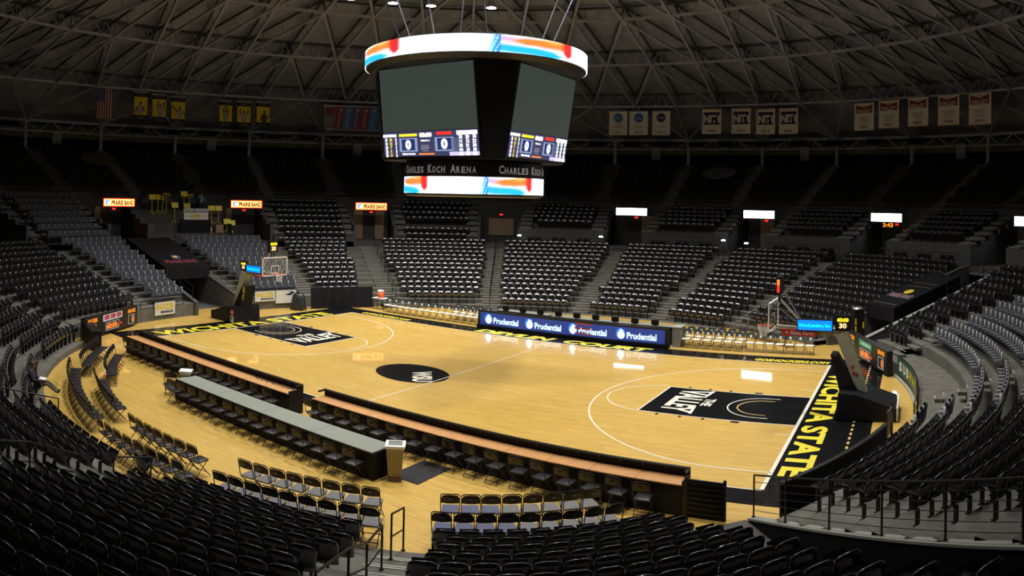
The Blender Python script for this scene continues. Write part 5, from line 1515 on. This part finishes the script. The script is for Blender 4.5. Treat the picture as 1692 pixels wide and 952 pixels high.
def stand(i, r, a, ztop, tilt, label):
    z0 = lev(r); c = P(r, a, z0); H = ztop - z0
    t = thing('music_stand', label, 'music stand', c, rad(a - 90) + tilt, 'yellow music stands on the left platform')
    b = MB(); b.tube((0, 0, .15), (0, 0, H - .1), .025, 8); obj('pole', b, YEL, t)
    b = MB()
    for k in range(3): b.bar((0, 0, .2), (.28 * cos(2.1 * k + .5), .28 * sin(2.1 * k + .5), .015), .035)
    obj('tripod', b, YEL, t)
    M = Matrix.Rotation(rad(-18 if i not in (2, 5) else -72), 3, 'X') @ Matrix.Rotation(rad(0 if i != 2 else 20), 3, 'Y')
    b = MB(); b.box((0, -.04, H), (.56, .02, .40), M=M); b.box((0, -.08, H - .2), (.56, .07, .02)); obj('desk', b, YEL, t)
for i, (r, a, zt, ti, lab) in enumerate(((32.2, 174.0, 6.95, 0, 'yellow music stand, tall one at the left end of the platform'), (32.3, 173.0, 6.95, .4, 'yellow music stand, second from the left with slim desk'), (32.3, 171.7, 7.2, .2, 'yellow music stand with its desk tipped nearly flat'), (31.4, 171.1, 6.35, 0, 'yellow music stand with a brown-streaked desk, in front'), (32.3, 169.0, 7.25, 0, 'yellow music stand, highest one behind the band banner'), (32.3, 168.1, 7.15, 0, 'yellow music stand with flat desk beside the highest one'), (32.3, 168.5, 6.3, 0, 'low yellow music stand just above the band banner'), (31.4, 165.3, 6.15, 0, 'yellow music stand, first right of the band banner'), (31.4, 164.2, 6.15, 0, 'yellow music stand, second right of the band banner'), (30.6, 163.4, 5.12, 0, 'low yellow music stand next to the wooden crate'), (30.6, 162.6, 5.02, 0, 'lowest yellow music stand at the right end'), (32.3, 172.3, 6.9, .9, 'yellow music stand seen edge on, third from the left'))):
    stand(i, r, a, zt, ti, lab)
t = thing('wooden_crate', 'pale slatted wooden crate on the band platform', 'crate', P(30.65, 164.6, 4.2), rad(75))
for k in range(4): b = MB(); b.box((0, -.2, .1 + .16 * k), (.6, .03, .12)); b.box((0, .2, .1 + .16 * k), (.6, .03, .12)); obj('slat_row', b, TANW, t)
for q in (-1, 1): b = MB(); b.box((q * .29, 0, .35), (.03, .42, .7)); obj('side', b, TANW, t)
t = thing('traffic_cone', 'small orange and white cone on the band platform', 'cone', P(30.6, 165.9, 4.2))
b = MB(); b.lathe([(.16, 0), (.16, .03), (.11, .03), (.085, .2)], 14); obj('cone_base', b, ORG, t)
b = MB(); b.lathe([(.085, .2), (.06, .36)], 14); obj('white_band', b, WHITE, t)
b = MB(); b.lathe([(.06, .36), (.03, .5)], 14); obj('cone_tip', b, ORG, t)

# ================================================================ PEOPLE
SKIN = mat('skin', (.42, .22, .14), .6, var=.05)
def person(label, loc, rz, joints, edges, radii, headp, shirt, trous, hair, split):
    """one continuous body from a jointed skeleton; clothing by region of the body, hair as a part"""
    t = thing('person', label, 'person', loc, rz)
    me = bpy.data.meshes.new('body'); me.from_pydata(joints, edges, [])
    o = bpy.data.objects.new('body', me); COL.objects.link(o); o.parent = t
    m_ = o.modifiers.new('skin', 'SKIN'); m_.use_smooth_shade = True
    for i, r_ in enumerate(radii): me.skin_vertices[0].data[i].radius = r_ if isinstance(r_, tuple) else (r_, r_)
    me.skin_vertices[0].data[0].use_root = True
    sb = o.modifiers.new('sub', 'SUBSURF'); sb.levels = 2; sb.render_levels = 2
    bpy.context.view_layer.update()
    dg = bpy.context.evaluated_depsgraph_get()
    nm = bpy.data.meshes.new_from_object(o.evaluated_get(dg)); o.modifiers.clear(); o.data = nm
    nm.materials.clear()
    for q in (shirt, trous, SKIN, BLKM): nm.materials.append(q)
    for p in nm.polygons: p.material_index = split(p.center); p.use_smooth = True
    h = MB(); hx, hy, hz = headp
    h.grid(lambda u, v: (hx + .105 * cos(2 * PI * u) * cos(v * 1.5), hy + .02 + .12 * sin(2 * PI * u) * cos(v * 1.5), hz + .02 + .125 * sin(v * 1.5)), 16, 6)
    obj('hair', h, hair, t, True)
    f_ = MB(); f_.lathe([(0, -.02), (.014, 0), (.004, .045)], 8, (hx, hy - .115, hz - .03)); obj('nose', f_, SKIN, t, True)
    return t
BSH = mat('light_blue_shirt', (.14, .27, .45), .9, var=.08); DSH = mat('navy_shirt', (.012, .016, .03), .9, var=.1); KHK = mat('khaki_trousers', (.11, .10, .08), .9, var=.1); DJN = mat('dark_jeans', (.03, .045, .09), .9, var=.1)
HAIR = mat('brown_hair', (.05, .03, .02), .6, var=.2)
J = [(0, 0, .98), (0, 0, 1.18), (0, -.01, 1.40), (0, -.01, 1.50), (0, -.02, 1.56), (0, -.03, 1.66), (0, -.03, 1.74),
     (.19, 0, 1.40), (.27, -.05, 1.14), (.20, -.26, 1.04), (.17, -.33, 1.04), (-.19, 0, 1.40), (-.30, -.06, 1.30), (-.28, -.20, 1.50), (-.26, -.24, 1.56),
     (.10, 0, .92), (.11, -.02, .50), (.11, .02, .09), (.12, -.13, .04), (-.10, 0, .92), (-.12, -.01, .50), (-.12, .03, .09), (-.13, -.12, .04)]
E_ = [(0, 1), (1, 2), (2, 3), (3, 4), (4, 5), (5, 6), (2, 7), (7, 8), (8, 9), (9, 10), (2, 11), (11, 12), (12, 13), (13, 14), (0, 15), (15, 16), (16, 17), (17, 18), (0, 19), (19, 20), (20, 21), (21, 22)]
RD = [(.15, .11), (.14, .10), (.15, .10), .055, .06, .095, .06, .06, .045, .035, .035, .06, .045, .035, .035, .09, .06, .045, .04, .09, .06, .045, .04]
person('person in a light blue top standing among the yellow music stands', P(32.45, 166.2, 5.6), rad(166.2 - 90), J, E_, RD, (0, -.02, 1.66), BSH, DJN, HAIR,
       lambda c: 2 if c.z > 1.46 or (abs(c.x) > .16 and c.y < -.12) else (0 if c.z > .95 else (3 if c.z < .08 else 1)))
# seated, leaning back with legs stretched over the row in front, paper in the lap
J = [(0, .0, .48), (0, .08, .70), (0, .14, .92), (0, .13, 1.0), (0, .11, 1.06), (0, .08, 1.16), (0, .07, 1.24),
     (.18, .12, .90), (.24, .0, .68), (.12, -.22, .66), (.08, -.28, .67), (-.18, .12, .90), (-.24, .0, .68), (-.12, -.22, .66), (-.08, -.28, .67),
     (.10, -.05, .48), (.12, -.45, .60), (.12, -.80, .30), (.12, -.88, .36), (-.10, -.05, .48), (-.12, -.46, .58), (-.13, -.84, .32), (-.13, -.92, .38)]
person('seated person in dark clothes reading white papers in the left stand', P(18.02, 252.0, .25), rad(252 - 90 - 18), J, E_, RD, (0, .09, 1.16), DSH, KHK, HAIR,
       lambda c: 2 if c.z > .99 or (c.y < -.2 and .61 < c.z < .74 and abs(c.x) < .2 and c.z > .64) else (0 if c.z > .56 and c.y > -.2 else (3 if c.y < -.84 else 1)))
b = MB(); o = P(18.02, 252.0, .25); M = Matrix.Rotation(rad(252 - 108), 3, 'Z')
q = [M @ Vector(p) + o for p in ((-.17, -.40, .70), (.17, -.40, .70), (.17, -.16, .73), (-.17, -.16, .73))]
b.add([tuple(v) for v in q] + [tuple(v + Vector((0, 0, .012))) for v in q], [(3, 2, 1, 0), (4, 5, 6, 7), (0, 1, 5, 4), (1, 2, 6, 5), (2, 3, 7, 6), (3, 0, 4, 7)])
tag(obj('paper', b, WHITE), 'white papers held by the seated person', 'paper')

# ================================================================ UNDER THE ROOF EDGE
for i, (a, z) in enumerate(((180.2, 12.25), (159.7, 12.1), (140.1, 12.15), (99.7, 12.4), (79.8, 12.4), (59.3, 12.4))):
    c = P(43.0, a, z)
    t = thing('hanging_panel', 'pale grey square panel hanging under the roof edge, %s from the left' % ordn(i + 1), 'panel', c, rad(a - 90), 'grey panels under the roof edge')
    b = MB(); b.box((0, 0, -.35), (.9, .25, 1.3)); obj('panel_box', b, mat('pale_grey_box', (.30, .31, .34), .7, var=.06), t)
    b = MB(); b.bar((0, 0, .28), (0, 0, .7), .08); obj('bracket', b, STEEL, t)
for i, (a, tx_) in enumerate(((89.8, '124'), (69.6, '122'), (52.8, '120'))):
    c = P(43.3, a, 12.5)
    t = thing('section_number', 'small dark section number %s on the fascia under the roof edge' % tx_, 'sign', c, rad(a - 90), 'section numbers on the fascia')
    b = MB(); b.box((0, .04, 0), (1.5, .04, .55)); obj('plate', b, CONC, t)
    text('lettering', tx_, (0, 0, 0), (1, 0, 0), (0, 0, 1), 1.2, .4, BLK, t, .02)
fit_texts()
